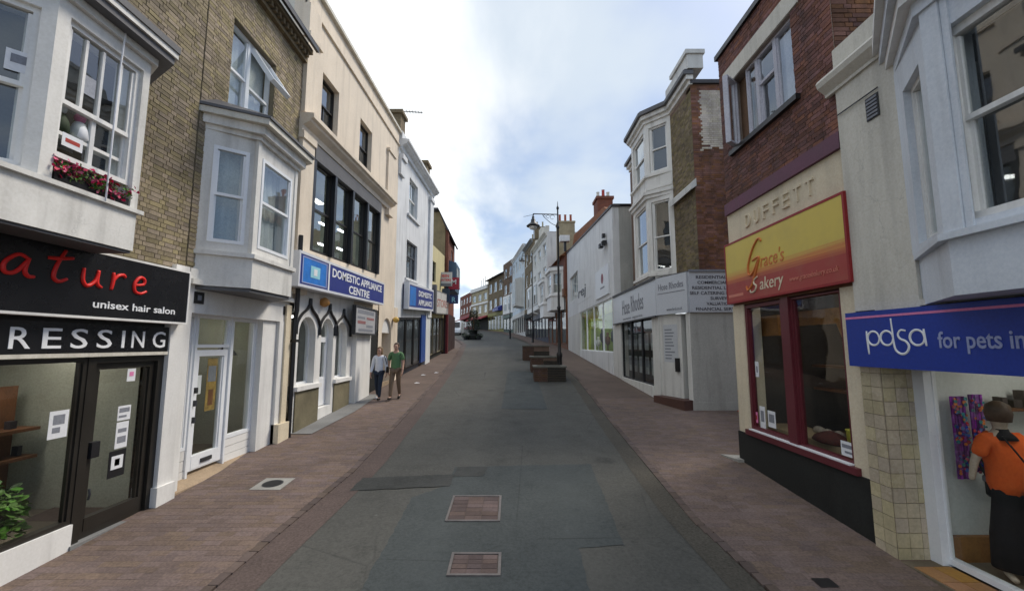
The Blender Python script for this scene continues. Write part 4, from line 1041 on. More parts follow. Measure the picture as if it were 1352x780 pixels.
MB(D).box(17.83, 25.6, -.4, .12, 10.42, 10.75).build('parapet', STUCCO, t)
MB(D).box(18.1, 18.9, -.75, -.05, 10.7, 11.7).box(18.0, 19.0, -.85, .05, 11.7, 11.85).build('chimney', OLDBR, t)
MB(D).box(23.9, 24.9, -.75, -.05, 10.7, 11.55).box(23.8, 25.0, -.85, .05, 11.55, 11.72).build('chimney', OLDBR, t)
MB(D).box(18.2, 23.2, -.30, -.08, -.3, 3.0).build('dark_shopfront', mat('blue_black_shop', (.02, .026, .04), .5, .3, 2), t)
us = [18.3, 19.9, 21.5, 23.0]
for i in range(3): win(D, t, us[i] + .04, us[i + 1] - .04, .25, 2.55, .0, BROWNBLK, glass=SHOPGLASS, back=mat('dim_display', (.05, .06, .075), .8, .7, 3), bd=.075, name='shop_window')
MB(D).box(17.8, 18.26, -.3, .04, -.6, 3.0).build('pier', CREAM, t)
MB(D).box(23.1, 24.2, -.3, .05, .2, 2.75).build('blue_panel', mat('blue_door_panel', (.03, .08, .30), .4, .15), t)
MB(D).box(24.2, 25.5, -.3, .06, -.6, 2.9).build('pier', STUCCO, t)
s = sign_board('shorter blue shop sign with white words on the narrow white building', D, 19.1, 25.1, 2.98, 4.20, .05, .28, BLUE, mat('sign_frame_white', (.7,) * 3), .10)
MB(D).box(19.3, 20.5, .28, .287, 3.15, 4.03).build('emblem_panel', LBLUE, s)
text(D, s, 'DOMESTIC', 21.1, 3.66, .287, .27, WLET, width=3.4, bold=.02); text(D, s, 'APPLIANCE', 21.1, 3.22, .287, .27, WLET, width=3.5, bold=.02)

# ------------------------------------------------------------ left: low yellow building, gabled one and the signs past it
E_ = FB((-4.98, 25.6), (-5.02, 31.5), (0, 28))
E_.slope = .06; zE = .06 * 25.5
t = thing('yellow_shop_building', 'low yellow-cream building with white fascia and dark shopfront', 'building', (-5.3, 28.5, 1.7))
YEL = mat('yellow_cream_render', (.60, .53, .30), .8, .12, 1, streak=.25)
L = E_.L
wall(E_, t, 'wall', YEL, 0, L, zE + 2.6, zE + 7.2, [(.9, 2.2, zE + 4.9, zE + 6.2)])
shell(E_, t, 0, L, zE - 1, zE + 7.25, 6, YEL)
win(E_, t, .9, 2.2, zE + 4.9, zE + 6.2, -.1, BROWNBLK, rows=((0, .5, ()), (.5, 1, ())), back=INT_D, bd=.15)
MB(E_).box(0, L, -.3, -.1, zE - 1, zE + 2.9).build('dark_shopfront', BLACKR, t)
for i in range(4): win(E_, t, .2 + i * 1.5, 1.6 + i * 1.5, zE + .3, zE + 2.6, 0, BROWNBLK if i % 2 else OLIVE, glass=SHOPGLASS, back=INT_D, bd=.07, name='shop_window')
s = sign_board('white sloping fascia with faded red letters on the low yellow building', E_, .2, L - .2, zE + 2.85, zE + 4.3, -.05, .35, mat('dull_white_board', (.56, .55, .52), .6, .15, 1, streak=.3), CONC, .06)
text(E_, s, 'STORES', .9, zE + 3.3, .352, .5, mat('faded_red', (.42, .12, .09), .6, .2), width=4.6)
MB(E_).box(-.0, .5, -.2, .4, zE + 2.9, zE + 4.6).build('bracket', LEAD, s)
t = thing('gabled_building', 'buff gabled building with dark slate roof and red brick street front', 'building', (-6.2, 33.5, 2.0))
GS = FC(31.6)
b = MB(GS)
for (x0, z0), (x1, z1) in (((-9.5, 12.6), (-6.0, 12.6)),): b.poly((-9.5, 0, 2), (-5.02, 0, 2), (-5.02, 0, 11.3), (-5.5, 0, 12.5), (-9.5, 0, 12.5))
b.build('side_wall', mat('buff_brick_wall', (.32, .25, .14), .9, .3, 1.2, streak=.2), t)
H_ = FB((-5.0, 31.62), (-5.1, 37.5), (0, 34)); H_.slope = 0
wall(H_, t, 'wall', REDBR, 0, H_.L, 1.5, 11.4, [(1.2, 2.2, 8.9, 10.4), (3.6, 4.6, 8.9, 10.4)])
for u in (1.2, 3.6): win(H_, t, u, u + 1.0, 8.9, 10.4, -.1, WHITE, rows=((0, .5, ()), (.5, 1, ())), back=INT_D)
b = MB(H_); b.prism([(.30, 11.0), (-.55, 12.75), (-4, 12.75), (-4, 12.6), (-.5, 12.6), (.15, 11.0)], -.35, H_.L + .3); b.build('roof', SLATE, t)
MB(H_).box(.0, .35, .02, .22, 7.0, 11.2).build('brick_pier', REDBR, t)
bb = mat('blue_grey_bay_paint', (.09, .15, .22), .5, .2)
MB(H_).prism([(-.05, 6.4), (.7, 6.6), (.75, 8.75), (-.05, 9.0)], .6, 3.4).build('bay', bb, t)
for u in (.75, 2.05): win(FB(tuple(H_.P(0, .76, 0))[:2], tuple(H_.P(5, .76, 0))[:2], (0, 34)), t, u, u + 1.2, 7.0, 8.5, .03, bb, rows=((0, .5, ()), (.5, 1, ())), back=NET2, bd=.03)
MB(H_).box(.0, 5.9, -.2, .12, 1.2, 4.9).build('shopfront', mat('dark_red_shopfront', (.045, .022, .020), .5, .3), t)
MB(H_).box(.0, .25, .12, .28, 1.2, 5.2).build('pilaster', mat('crimson_pilaster', (.22, .03, .035), .5, .2), t)
def projecting(x0, x1, z0, z1, y, m, label, lines, bracket_x):
    s = thing('projecting_sign', label, 'sign', ((x0 + x1) / 2, y, z0), 'signs projecting over the left pavement'); fr = FC(y)
    MB(fr).box(x0, x1, -.06, .06, z0, z1).build('board', m, s)
    for st, zz, h, mm, w in lines: text(fr, s, st, (x0 + x1) / 2, zz, .062, h, mm, width=w, center=True, bold=.02)
    MB(fr).box(bracket_x, x0, -.02, .02, z1 - .1, z1 - .06).build('bracket', IRON, s)
    return s
DULLW = mat('sign_white', (.66, .66, .65), .5, .08)
s = projecting(-5.28, -4.24, 6.62, 7.62, 30, DULLW, 'white projecting sign with two lines of red capitals', [('DEEN', 7.25, .2, RED, .62), ('PRINTERS', 6.98, .16, RED, .9)], -5.6)
MB(FC(30)).box(-5.28, -4.24, .06, .066, 6.62, 6.82).build('grey_strip', GREYP, s)
s = projecting(-4.75, -3.98, 6.65, 7.55, 32, mat('crimson_sign', (.36, .03, .06), .5, .1), 'crimson projecting sign behind the white one', [('M', 7.05, .34, PAPER, .36)], -5.8)
s = projecting(-4.55, -3.93, 5.50, 6.12, 31.2, mat('navy_sign', (.035, .06, .16), .5, .1), 'small navy projecting sign below the crimson one', [('R', 5.62, .36, PALEB, .3)], -5.7)
s = projecting(-5.05, -4.50, 5.55, 6.52, 30.6, mat('slate_blue_sign', (.04, .07, .12), .5, .1), 'dark blue projecting board hung under the white sign', [], -5.6)

# ------------------------------------------------------------ right: charity shop building
RX = 4.1
Q = FR(RX)
t = thing('charity_shop_building', 'cream rendered building with large pale bay window over the blue charity fascia', 'building', (RX, 3.6, .2))
wall(Q, t, 'wall', MAGN, 4.30, 5.12, 2.30, 5.90)
wall(Q, t, 'wall', MAGN, .8, 4.30, 2.94, 3.0)
MB(Q).box(2.0, 5.12, -.28, .0, 5.90, 6.28).build('parapet', MAGN, t)
MB(Q).prism([(-.02, 5.72), (.03, 5.72), (.03, 5.76), (.12, 5.84), (.14, 5.90), (.12, 5.94), (-.02, 5.98)], 4.36, 5.26).build('cornice', MAGN, t)
MB(Q).tube([(4.5, .02, 5.40), (5.1, .02, 5.40)], .008, 5).build('cable', CASTI, t)
shell(Q, t, .8, 5.12, 0, 6.26, 7, MAGN)
MB(Q).box(4.52, 4.69, -.02, .012, 5.09, 5.36).build('vent_grille', CASTI, t)
b = MB(Q)
for i in range(6): b.box(4.535, 4.675, .012, .02, 5.105 + i * .042, 5.128 + i * .042)
b.build('vent_slat', GREYP, t)
BR = [(RX, .6), (RX - .5, 1.35), (RX - .5, 3.47), (RX, 4.32)]
h0 = FB(BR[1], BR[2], (0, 2)); h1 = FB(BR[2], BR[3], (0, 3)); h2 = FB(BR[0], BR[1], (0, 1))
def canted_r(z0, z1, k, m, name): 
    q = [(RX + .05, BR[0][1] - k), (RX - .5 - k, BR[1][1] - k * .5), (RX - .5 - k, BR[2][1] + k * .45), (RX + .05, BR[3][1] + k * 1.1)]
    return MB().slab(q, z0, z1).build(name, m, t)
canted_r(2.945, 3.40, .0, BLUEWHITE, 'bay_base'); canted_r(3.40, 3.455, .06, BLUEWHITE, 'bay_sill_course')
b1_ = (.15, h0.L - .10, 3.52, 5.16); wall(h0, t, 'bay_wall', BLUEWHITE, 0, h0.L, 3.455, 5.42, [b1_])
b2_ = (.22, .74, 3.52, 5.10); wall(h1, t, 'bay_wall', BLUEWHITE, 0, h1.L, 3.455, 5.42, [b2_], rev=.2); wall(h2, t, 'bay_wall', BLUEWHITE, 0, h2.L, 3.455, 5.42)
win(h0, t, *b1_, -.06, WHITE, rows=((0, .515, ()), (.515, 1, ())), back=INT_D, bd=.26, fw=.07)
win(h1, t, *b2_, -.06, WHITE, back=NET, bd=.13, fw=.05)
MB(h0).box(h0.L - .16, h0.L - .005, .0, .035, 3.455, 5.42).build('corner_post', BLUEWHITE, t)
MB(h0).box(h0.L - .22, h0.L - .165, .0, .018, 3.455, 5.42).build('corner_bead', BLUEWHITE, t)
canted_r(5.42, 5.54, .06, BLUEWHITE, 'bay_moulding'); canted_r(5.54, 5.64, .14, WHITE, 'bay_cornice'); canted_r(5.64, 5.76, .20, BLUEWHITE, 'bay_cornice'); canted_r(5.76, 5.84, .27, WHITE, 'bay_cornice'); canted_r(5.84, 5.90, .24, LEAD, 'bay_roof')
# tiled pier: street face and return face, each tile a part
MB(Q).box(4.84, 5.115, -.42, .0, -.1, 2.94).build('pier', GROUT, t)
def tiles(fr, u0, u1, nu, z0, z1, d, hh=.152):
    z = z0; k = 0; w = (u1 - u0) / nu
    while z < z1 - .01:
        for i in range(nu): MB(fr).box(u0 + i * w + .003, u0 + (i + 1) * w - .003, d - .01, d + .008 + rnd.uniform(0, .0015), z + .003, min(z + hh, z1) - .003).build('tile', TILE, t)
        z += hh
tiles(Q, 4.84, 5.115, 2, .10, 2.30, .002); tiles(FC(4.84), RX, RX + .40, 3, .10, 2.30, .002)
MB(Q).box(.8, 5.12, -.3, -.02, 2.30, 2.94).build('fascia_backing', BLACK, t)
wz = .37
win(Q, t, .9, 4.78, wz - .06, 2.34, -.40, WHITE_C, fw=.055, glass=SHOPGLASS, name='shop_window')
MB(Q).box(4.70, 4.84, -.46, -.33, .2, 2.34).build('window_post', WHITE_C, t)
for i in range(13):
    for j in range(2): MB(Q).box(.9 + i * .29 + .004, 1.19 + i * .29 - .004, -.38 + j * .19 + .003, -.19 + j * .19 - .003, .1, .30).build('floor_tile', FLOORT, t)
MB(Q).box(.9, 4.80, -.39, .015, .0, .292).build('sill_base', GROUT, t)
room(Q, t, .9, 4.80, .31, 2.6, -.45, 2.2, INT_W, INT_F)
for u, w_ in ((3.9, 'mannequin end'), (2.2, 'far end')): fill_panel(Q, u, -1.3, 2.5, 'added fill-light panel inside the charity shop, ' + w_, .75, 'added fill panels in the charity shop')
MB(FC(4.78)).box(RX + .46, RX + 2.0, .0, .05, .31, .56).build('skirting', WOOD, t)
s = sign_board('bright royal blue charity shop fascia with white rounded logo and lilac words', Q, .9, 5.15, 2.30, 2.92, .0, .10, PBLUE)
MB(Q).box(.9, 5.15, .10, .104, 2.845, 2.868).build('pink_line', PINK, s)
P_ = [[(0, 1), (.02, .4), (.06, -.58)], circle(.52, .5, .46)]
strokes(Q, s, [(0, P_), (1.08, [circle(.46, .5, .46), [(.88, 1.75), (.92, .9), (.96, .1), (1.1, -.32), (1.45, -.5), (1.8, -.38), (1.98, -.02), (1.8, .28), (1.42, .45), (1.3, .72), (1.5, .98), (1.85, .93)]]), (3.18, [circle(.46, .5, .46), [(.92, 1.0), (.94, .5), (1.0, 0)]])], 4.86, 2.535, .093, .165, .0165, WLET, 'logo', sx=1.0)
text(Q, s, 'for pets in need', 4.05, 2.52, .101, .15, GLET, width=1.07, bold=.012)
# display: mannequin, bag, scarf, shelf of goods
def skin(name, J, E2, m, parent, root='pelvis', sub=1):
    names = list(J); me = bpy.data.meshes.new('t'); me.from_pydata([J[k][0] for k in names], [(names.index(a), names.index(c)) for a, c in E2], [])
    ob = bpy.data.objects.new('t', me); COL.objects.link(ob)
    ob.modifiers.new('s', 'SKIN'); md = ob.modifiers.new('d', 'SUBSURF'); md.levels = sub; md.render_levels = sub
    for i, k in enumerate(names):
        r = J[k][1]; sv = me.skin_vertices[0].data[i]; sv.radius = (r, r) if isinstance(r, (int, float)) else r; sv.use_root = (k == root)
    dg = bpy.context.evaluated_depsgraph_get(); nm = bpy.data.meshes.new_from_object(ob.evaluated_get(dg))
    bpy.data.objects.remove(ob); bpy.data.meshes.remove(me)
    nm.materials.clear(); nm.shade_smooth(); nm.name = name
    return link(name, nm, m, parent, ORG[parent.name])
MANQ = mat('mannequin_skin', (.50, .40, .31), .4, .1, bump=0)
mp = Vector((4.86, 4.40, .31))
t = thing('mannequin', 'shop mannequin in orange top and long black skirt with bag strap behind glass', 'mannequin', mp)
V = lambda x, y, z: (x, y, z)
J = {'pelvis': (V(0, 0, .92), .09), 'waist': (V(0, 0, 1.06), .095), 'chest': (V(0, 0, 1.24), .12), 'neck': (V(0, 0, 1.40), .045), 'head': (V(0, 0, 1.53), .085), 'top': (V(0, 0, 1.62), .06),
     'sl': (V(-.16, 0, 1.31), .055), 'el': (V(-.26, .03, 1.10), .036), 'wl': (V(-.29, .05, .90), .024), 'sr': (V(.16, 0, 1.31), .055), 'er': (V(.26, .03, 1.10), .036), 'wr': (V(.29, .05, .90), .024),
     'hl': (V(-.05, 0, .86), .055), 'kl': (V(-.06, 0, .48), .045), 'al': (V(-.11, 0, .08), .032), 'tl': (V(-.14, -.12, .03), .03), 'hr': (V(.05, 0, .86), .055), 'kr': (V(.06, 0, .48), .045), 'ar': (V(.11, 0, .08), .032), 'tr': (V(.14, -.12, .03), .03)}
E2 = [('pelvis', 'waist'), ('waist', 'chest'), ('chest', 'neck'), ('neck', 'head'), ('head', 'top'), ('chest', 'sl'), ('sl', 'el'), ('el', 'wl'), ('chest', 'sr'), ('sr', 'er'), ('er', 'wr'), ('pelvis', 'hl'), ('hl', 'kl'), ('kl', 'al'), ('al', 'tl'), ('pelvis', 'hr'), ('hr', 'kr'), ('kr', 'ar'), ('ar', 'tr')]
def shift(J, o, grow=0.0): return {k: (tuple(Vector(p) + Vector((0, 0, 0))), (r + grow) if isinstance(r, (int, float)) else tuple(x + grow for x in r)) for k, (p, r) in J.items()}
skin('body', J, E2, MANQ, t)
MB().lathe((mp.x, mp.y, mp.z + .10), [(.185, 0), (.172, .3), (.135, .56), (.118, .70), (.10, .84)], 18, 1.05, .8).build('skirt', BSKIRT, t, True)
TJ = {k: J[k] for k in ('pelvis', 'waist', 'chest', 'neck', 'sl', 'el', 'sr', 'er')}
TJ = {'pelvis': (V(0, 0, .74), (.185, .17)), 'waist': (V(0, 0, 1.0), (.142, .122)), 'chest': (V(0, 0, 1.24), (.140, .11)), 'neck': (V(0, 0, 1.36), .06), 'sl': (V(-.17, 0, 1.31), .075), 'el': (V(-.26, -.01, 1.14), .065), 'sr': (V(.17, 0, 1.31), .075), 'er': (V(.26, 0, 1.14), .065)}
skin('top', TJ, [('pelvis', 'waist'), ('waist', 'chest'), ('chest', 'neck'), ('chest', 'sl'), ('sl', 'el'), ('chest', 'sr'), ('sr', 'er')], OTOP, t)
MB().lathe((mp.x, mp.y, mp.z + 1.48), [(.02, 0), (.09, .0), (.105, .08), (.09, .16), (.03, .2)], 12).build('hair', HAIRB, t, True)
MB().lathe((mp.x, mp.y - .01, mp.z + 1.31), [(.125, 0), (.10, .04), (.062, .075), (.056, .10), (.05, .10)], 14, 1.0, .85).build('collar', BSKIRT, t, True)
MB().tube(spline([(mp.x - .13, mp.y - .13, mp.z + 1.36), (mp.x - .02, mp.y - .20, mp.z + 1.12), (mp.x + .10, mp.y - .17, mp.z + .92)]), .008, 5).build('bag_strap', BLACK, t)
MB().box(mp.x + .0, mp.x + .20, mp.y - .24, mp.y - .17, mp.z + .72, mp.z + .90).build('bag', BLACK, t, bevel=.02)
MB().box(mp.x + .02, mp.x + .18, mp.y - .246, mp.y - .241, mp.z + .85, mp.z + .865).build('bag_trim', PAPER, t)
fw_ = FC(4.78)
p = fw_.P(4.78, .1, 1.35)
t = thing('hanging_scarf', 'purple patterned scarf hanging on the shop side wall beside the mannequin', 'scarf', p)
for du, w_, zt, zb in ((0, .16, 2.0, 1.15), (.20, .15, 2.02, 1.22)):
    b = MB(fw_); n = 7
    for i in range(n):
        u = 4.68 + du + w_ * i / n; 
        for k in range(9):
            z = zb + (zt - zb) * k / 9; dd = .08 + .008 * math.sin(i * 1.7 + k * .3)
            b.box(u, u + w_ / n - .001, dd, dd + .012, z, z + (zt - zb) / 9 - .001)
    b.build('cloth', mat('many_coloured_print', (.22, .045, .30), .9, .6, 22, island=.5, bump=.1), t)
b = MB(fw_)
for nm_, cl_ in (('orange_print', (.55, .22, .05)), ('blue_print', (.05, .12, .45)), ('red_flowers', (.50, .04, .07)), ('teal_print', (.05, .28, .30))):
    b = MB(fw_)
    for i in range(46):
        u, z, r_ = 4.69 + rnd.random() * .34, 1.18 + rnd.random() * .80, rnd.uniform(.010, .022)
        if 4.835 < u < 4.885: continue
        b.plate([(u + r_ * math.cos(k_ * 1.05), z + r_ * math.sin(k_ * 1.05)) for k_ in range(6)], .106, .109 + rnd.random() * .004)
    b.build('printed_flowers', mat(nm_, cl_, .8, .4, 20, island=.3), t)
t = thing('handbag', 'grey and black handbag hanging under the scarf in the charity window', 'bag', fw_.P(5.02, .12, .98))
MB(fw_).box(4.93, 5.16, .08, .16, .98, 1.18).build('body', BLACK, t, bevel=.03)
MB(fw_).box(4.925, 5.165, .075, .168, 1.12, 1.20).build('flap', GREYP, t, bevel=.02)
MB(fw_).tube(spline([(4.95, .12, 1.18), (4.88, .12, 1.36), (5.12, .12, 1.22)]), .012, 5).build('strap', BLACK, t)
t = thing('wall_shelf', 'dark shelf with shoes and bags high on the side wall of the charity window', 'shelf', fw_.P(5.5, .1, 1.85))
MB(fw_).box(5.15, 6.0, .0, .22, 1.86, 1.885).build('board', OAK, t)
b = MB(fw_)
for i in range(7): u = 5.18 + i * .115; b.box(u, u + rnd.uniform(.05, .10), .05, .15, 1.887, 1.93 + rnd.random() * .14)
stuff(b.build('goods', mat('dark_goods', (.07, .055, .05), .6, .6, 8, island=.6), t))

# ------------------------------------------------------------ right: bakery
KX = 4.15
K = FR(KX)
t = thing('bakery_building', 'dark red brick building with cream and maroon bakery shopfront', 'building', (KX, 6.6, .4))
uw = (5.90, 7.62, 6.14, 7.46)
wall(K, t, 'wall', MOR_R, 5.135, 8.05, 5.22, 8.25, [uw], rev=.22)
bricks(K, t, 5.135, 8.05, 5.225, 8.22, 0, BRK_R, skip=((5.90, 7.62, 6.14, 7.46), (5.70, 7.86, 7.44, 7.78)), singles=300)
shell(K, t, 5.135, 8.05, 0, 8.22, 7, BROWNS, SLATE)
side = FC(5.125)
bricks(side, t, KX, KX + 1.5, 6.30, 8.2, .0, BRK_S, singles=120)
MB(K).box(5.10, 8.10, -.6, .06, 8.22, 8.32).build('roof_edge', BLACK, t)
MB(K).box(5.70, 7.86, -.1, .03, 7.47, 7.78).build('lintel', MAGN, t)
MB(K).box(5.80, 7.72, -.1, .08, 6.05, 6.135).build('window_sill', BLACK, t)
xs_ = [5.90, 6.40, 6.92, 7.24, 7.62]
win(K, t, 5.90, 6.40, 6.14, 7.46, -.06, LAVCUR, back=LAVCUR, bd=.09, fw=.035)
win(K, t, 6.40, 6.92, 6.14, 7.46, -.06, LAVCUR, rows=((0, .62, ()), (.62, 1, ())), back=INT_D, bd=.12, fw=.045)
win(K, t, 6.92, 7.24, 6.14, 7.46, -.06, LAVCUR, back=BRCUR, bd=.09, fw=.035)
a0 = K.P(7.62, -.04, 0); ang = R(52)
OF = Frame((a0.x, a0.y), (-math.sin(ang), -math.cos(ang)), (-math.cos(ang), math.sin(ang)))
MB(K).poly((7.24, -.15, 6.14), (7.62, -.15, 6.14), (7.62, -.15, 7.46), (7.24, -.15, 7.46)).build('curtain', BRCUR, t)
win(OF, t, .0, .40, 6.16, 7.44, .02, LAVCUR, fw=.035, name='open_window')
MB(K).box(5.135, 8.05, -.1, .05, 5.0, 5.215).build('mauve_band', PURPLE, t)
MB(K).box(5.135, 8.05, -.3, .0, 4.40, 4.997).build('cream_band', CREAM2, t)
MB(K).box(5.135, 8.05, -.3, -.02, 3.24, 4.40).build('fascia_backing', OAK, t)
for i, ch in enumerate('DUFFETT'): text(K, t, ch, 7.42 - i * .262, 4.60, .0, .24, CREAM2, width=.16, name='raised_letter', ext=.028)
MB(K).box(5.135, 5.40, -.3, .0, .6, 3.26).build('pier', CREAM2, t); MB(K).box(7.68, 8.05, -.3, .0, .9, 3.26).build('pier', CREAM2, t)
MB(K).box(5.135, 8.05, -.3, .03, .0, 1.0).build('stall_riser', BLACKR, t)
MB(K).box(5.30, 7.75, -.15, .06, 1.0, 1.085).build('sill', MAROON, t)
MB(K).box(5.42, 7.66, -.06, .045, 1.087, 1.105).build('sill_strip', PAPER, t)
win(K, t, 5.40, 6.42, 1.09, 3.26, -.02, MAROON, fw=.045, glass=SHOPGLASS, name='shop_window')
win(K, t, 6.60, 7.68, 1.09, 3.26, -.02, MAROON, fw=.075, glass=SHOPGLASS, name='shop_window')
MB(K).box(6.42, 6.60, -.14, .015, 1.09, 3.26).build('mullion', MAROON, t)
fill_panel(K, 6.6, -1.1, 3.82, 'added fill-light panel inside the bakery', 1.2)
room(K, t, 5.16, 8.02, 1.0, 3.95, -.305, 2.4, mat('bakery_dark_interior', (.075, .06, .05), .9, .4, 1, bump=0), mat('bakery_counter', (.30, .19, .09), .6, .2, 2))
MB(K).box(5.5, 7.06, -.42, -.36, 2.84, 3.06).build('pelmet', WOOD, t); MB(K).box(7.3, 8.0, -.42, -.36, 2.70, 3.05).build('pelmet', WOOD, t)
MB(K).plate([(5.80, 2.84), (5.98, 2.84), (5.72, 2.2), (5.66, 2.2)], -.40, -.36).build('pelmet', WOOD, t)
MB(K).box(5.20, 7.95, -.95, -.35, 1.0, 1.14).build('display_counter', mat('counter_cream', (.36, .27, .16), .6, .2, 2), t)
MB(K).box(5.3, 7.9, -1.6, -1.3, 1.75, 1.79).box(5.3, 7.9, -1.6, -1.3, 2.15, 2.19).build('shelf', OAK, t)
tt = thing('bread_basket', 'dark brown wicker basket on the bakery window counter', 'basket', K.P(6.38, -.45, 1.14))
pb = K.P(6.38, -.45, 1.14)
MB().lathe(pb, [(.14, 0), (.20, .03), (.17, .09), (.08, .15), (.02, .17)], 14, 1.0, 1.5).build('basket', mat('wicker', (.09, .02, .015), .8, .4, 14, bump=.4), tt, True)
for i, (u, r) in enumerate(((7.12, .06), (6.92, .055), (6.70, .06))):
    tt = thing('bread_loaf', ('farthest', 'middle', 'nearest')[i] + ' wrapped loaf in the row along the bakery counter', 'loaf', K.P(u, -.8, 1.14), 'loaves on the bakery counter'); pp = K.P(u, -.8, 1.14)
    MB().lathe(pp, [(r, 0), (r * 1.15, r * .5), (r, r * 1.3), (r * .4, r * 1.7)], 10, 1, 1.6).build('loaf', mat('pale_wrapped_bread', (.42, .36, .30), .5, .4, 9), tt, True)
tt = thing('yellow_bin', 'yellow tub at the right end of the bakery window display', 'tub', K.P(5.84, -.36, 1.14))
MB().lathe(K.P(5.84, -.36, 1.14), [(.06, 0), (.085, .28), (.09, .29), (.07, .295)], 12).build('tub', mat('yellow_tub', (.50, .46, .06), .5, .1), tt, True)
poster(K, 5.46, 5.66, 1.16, 1.34, -.05, 'white notice in the bottom corner of the right bakery pane', rows=((.1, .9, .55, .8, GREYP), (.1, .7, .2, .35, GREYP)))
poster(K, 7.02, 7.22, 1.22, 1.48, -.05, 'white notice nearest the mullion in the left bakery pane', rows=((.15, .85, .3, .8, GREYP),))
poster(K, 7.30, 7.45, 1.16, 1.52, -.05, 'tall white notice in the bottom of the left bakery pane', rows=((.2, .8, .3, .8, GREYP),))
poster(K, 7.40, 7.50, 2.0, 2.26, -.05, 'small white card halfway up the left edge of the bakery window', rows=((.3, .7, .3, .7, GREYP),), cat='card', name='window_card')
poster(K, 7.52, 7.60, 1.22, 1.40, -.05, 'pink and red card at the bottom left corner of the bakery window', PINK, rows=((.2, .8, .3, .7, SRED),), cat='card', name='window_card')
s = sign_board('yellow and red bakery fascia with orange script lettering', K, 5.10, 8.07, 3.30, 4.42, .0, .08, YELLOW, mat('sign_red_edge', (.30, .025, .028), .5, .1), .03)
def fade_print():
    t_ = NT('yellow_to_red_print'); g_ = t_.node('ShaderNodeNewGeometry'); sp_ = t_.node('ShaderNodeSeparateXYZ'); t_.l.new(g_.outputs['Position'], sp_.inputs[0])
    st_ = t_.noise(t_.pos(.2, .35, 34), 1.0, 3, .6)
    h_ = t_.math('ADD', sp_.outputs[2], t_.math('MULTIPLY', t_.math('SUBTRACT', st_, .5), .16))
    r_ = t_.node('ShaderNodeValToRGB'); t_.l.new(t_.rng(h_, 3.55, 4.0, 0, 1), r_.inputs[0])
    e_ = r_.color_ramp.elements; e_[0].position = .22; e_[0].color = (.36, .045, .036, 1); e_[1].position = .72; e_[1].color = (.66, .51, .095, 1)
    m_ = e_.new(.45); m_.color = (.60, .20, .05, 1)
    gr_ = t_.noise(t_.pos(1, 1, 1), 2.2, 5, .65); t_.set(t_.b.inputs['Base Color'], t_.mix(t_.rng(gr_, .45, .75, 0, .22), r_.outputs[0], (.30, .22, .12)))
    t_.b.inputs['Roughness'].default_value = .5; return t_.m
MB(K).box(5.13, 8.04, .08, .0825, 3.33, 4.39).build('print', fade_print(), s)
Gs = [[(1.05, 1.75), (.8, 1.95), (.4, 1.5), (.12, .7), (.2, .12), (.55, .2), (.9, .85)], [(.45, .85), (.95, .92), (.8, .3), (.5, -.5), (.2, -.75), (.05, -.5)]]
strokes(K, s, [(0, Gs)], 7.36, 3.70, .088, .30, .022, ORNG, 'letter', slant=.16, sx=1.25)
text(K, s, "race's", 6.93, 3.80, .083, .22, ORNG, width=.62, shear=.25)
strokes(K, s, [(0, [[(.7, 1.5), (.25, 1.2), (.3, .8), (.6, .5), (.4, .0), (-.1, -.1), (-.2, .2)]])], 7.22, 3.44, .088, .15, .016, CREAM2, 'letter', slant=.1, sx=1.5)
text(K, s, 'akery', 6.98, 3.44, .083, .20, CREAM2, width=.62, shear=.15)
text(K, s, 'www.gracesbakery.co.uk', 6.22, 3.46, .083, .075, mat('pale_red_letters', (.62, .22, .16), .5, .05), width=.95, shear=.2)
MB(K).box(7.5, 8.0, .083, .085, 3.41, 3.46).build('small_print', mat('pale_red_letters', (.62, .22, .16)), s)
MB().slab([(4.02, 7.9), (4.35, 7.9), (4.35, 8.2), (3.9, 8.3)], .3, .52).build('kerb_stone', mat('pale_concrete', (.33, .32, .29)), t)
tt = thing('bicycle_rack', 'low red and blue metal rail standing against the grey side wall', 'rack', (6.35, 11.9, .72))
MB().tube([(6.16, 11.9, .70), (6.16, 11.9, 1.12), (6.9, 11.9, 1.12), (6.9, 11.9, .70)], .025, 7).build('hoop', mat('blue_green_rail', (.08, .16, .17), .5, .1), tt)
MB().box(6.13, 6.95, 11.85, 11.95, .74, .78).build('base_rail', SRED, tt)

# ------------------------------------------------------------ right: estate agent's building
AX = 4.62
N_ = FR(AX)
t = thing('estate_agent_building', 'tall building with two-storey white bay and grey-white shop with wide fascia', 'building', (5.4, 14.5, .85))
ch = FB((AX, 13.55), (5.06, 12.22), (0, 10))
MB(N_).box(13.55, 14.20, -.3, .0, .4, 3.45).build('pier', GREYW, t); MB(N_).box(18.30, 19.25, -.3, .0, .6, 3.6).build('pier', GREYW, t)
MB(N_).box(14.20, 18.30, -.3, .03, .5, 1.20).build('stall_riser', GREYW, t)
us = [14.20, 15.58, 16.94, 18.30]
for i in range(3): win(N_, t, us[i], us[i + 1], 1.20, 3.50, -.06, BLACK, fw=.05, glass=SHOPGLASS, name='shop_window')
MB(N_).box(14.1, 18.4, -.3, -.01, 3.50, 3.62).build('soffit', BLACK, t)
room(N_, t, 14.2, 18.3, .95, 3.5, -.3, 2.5, mat('agent_interior', (.16, .18, .18), .9, .4, 1))
for i in range(2):
    for j in range(5):
        u = 14.6 + j * .72; z = 1.5 + i * .85
        tt = poster(N_, u, u + .45, z, z + .6, -.22, 'property sheet in the %s row of the agent window, %s' % (('lower', 'upper')[i], ('nearest the door', 'second from the door', 'middle of the row', 'second from the far end', 'at the far end')[j]), mat('dim_sheet', (.34, .37, .38), .7, .2, 3), rows=((.1, .9, .4, .9, GREYP),), name='window_card', cat='card'); tt['group'] = 'property sheets in the agent window'
L = ch.L
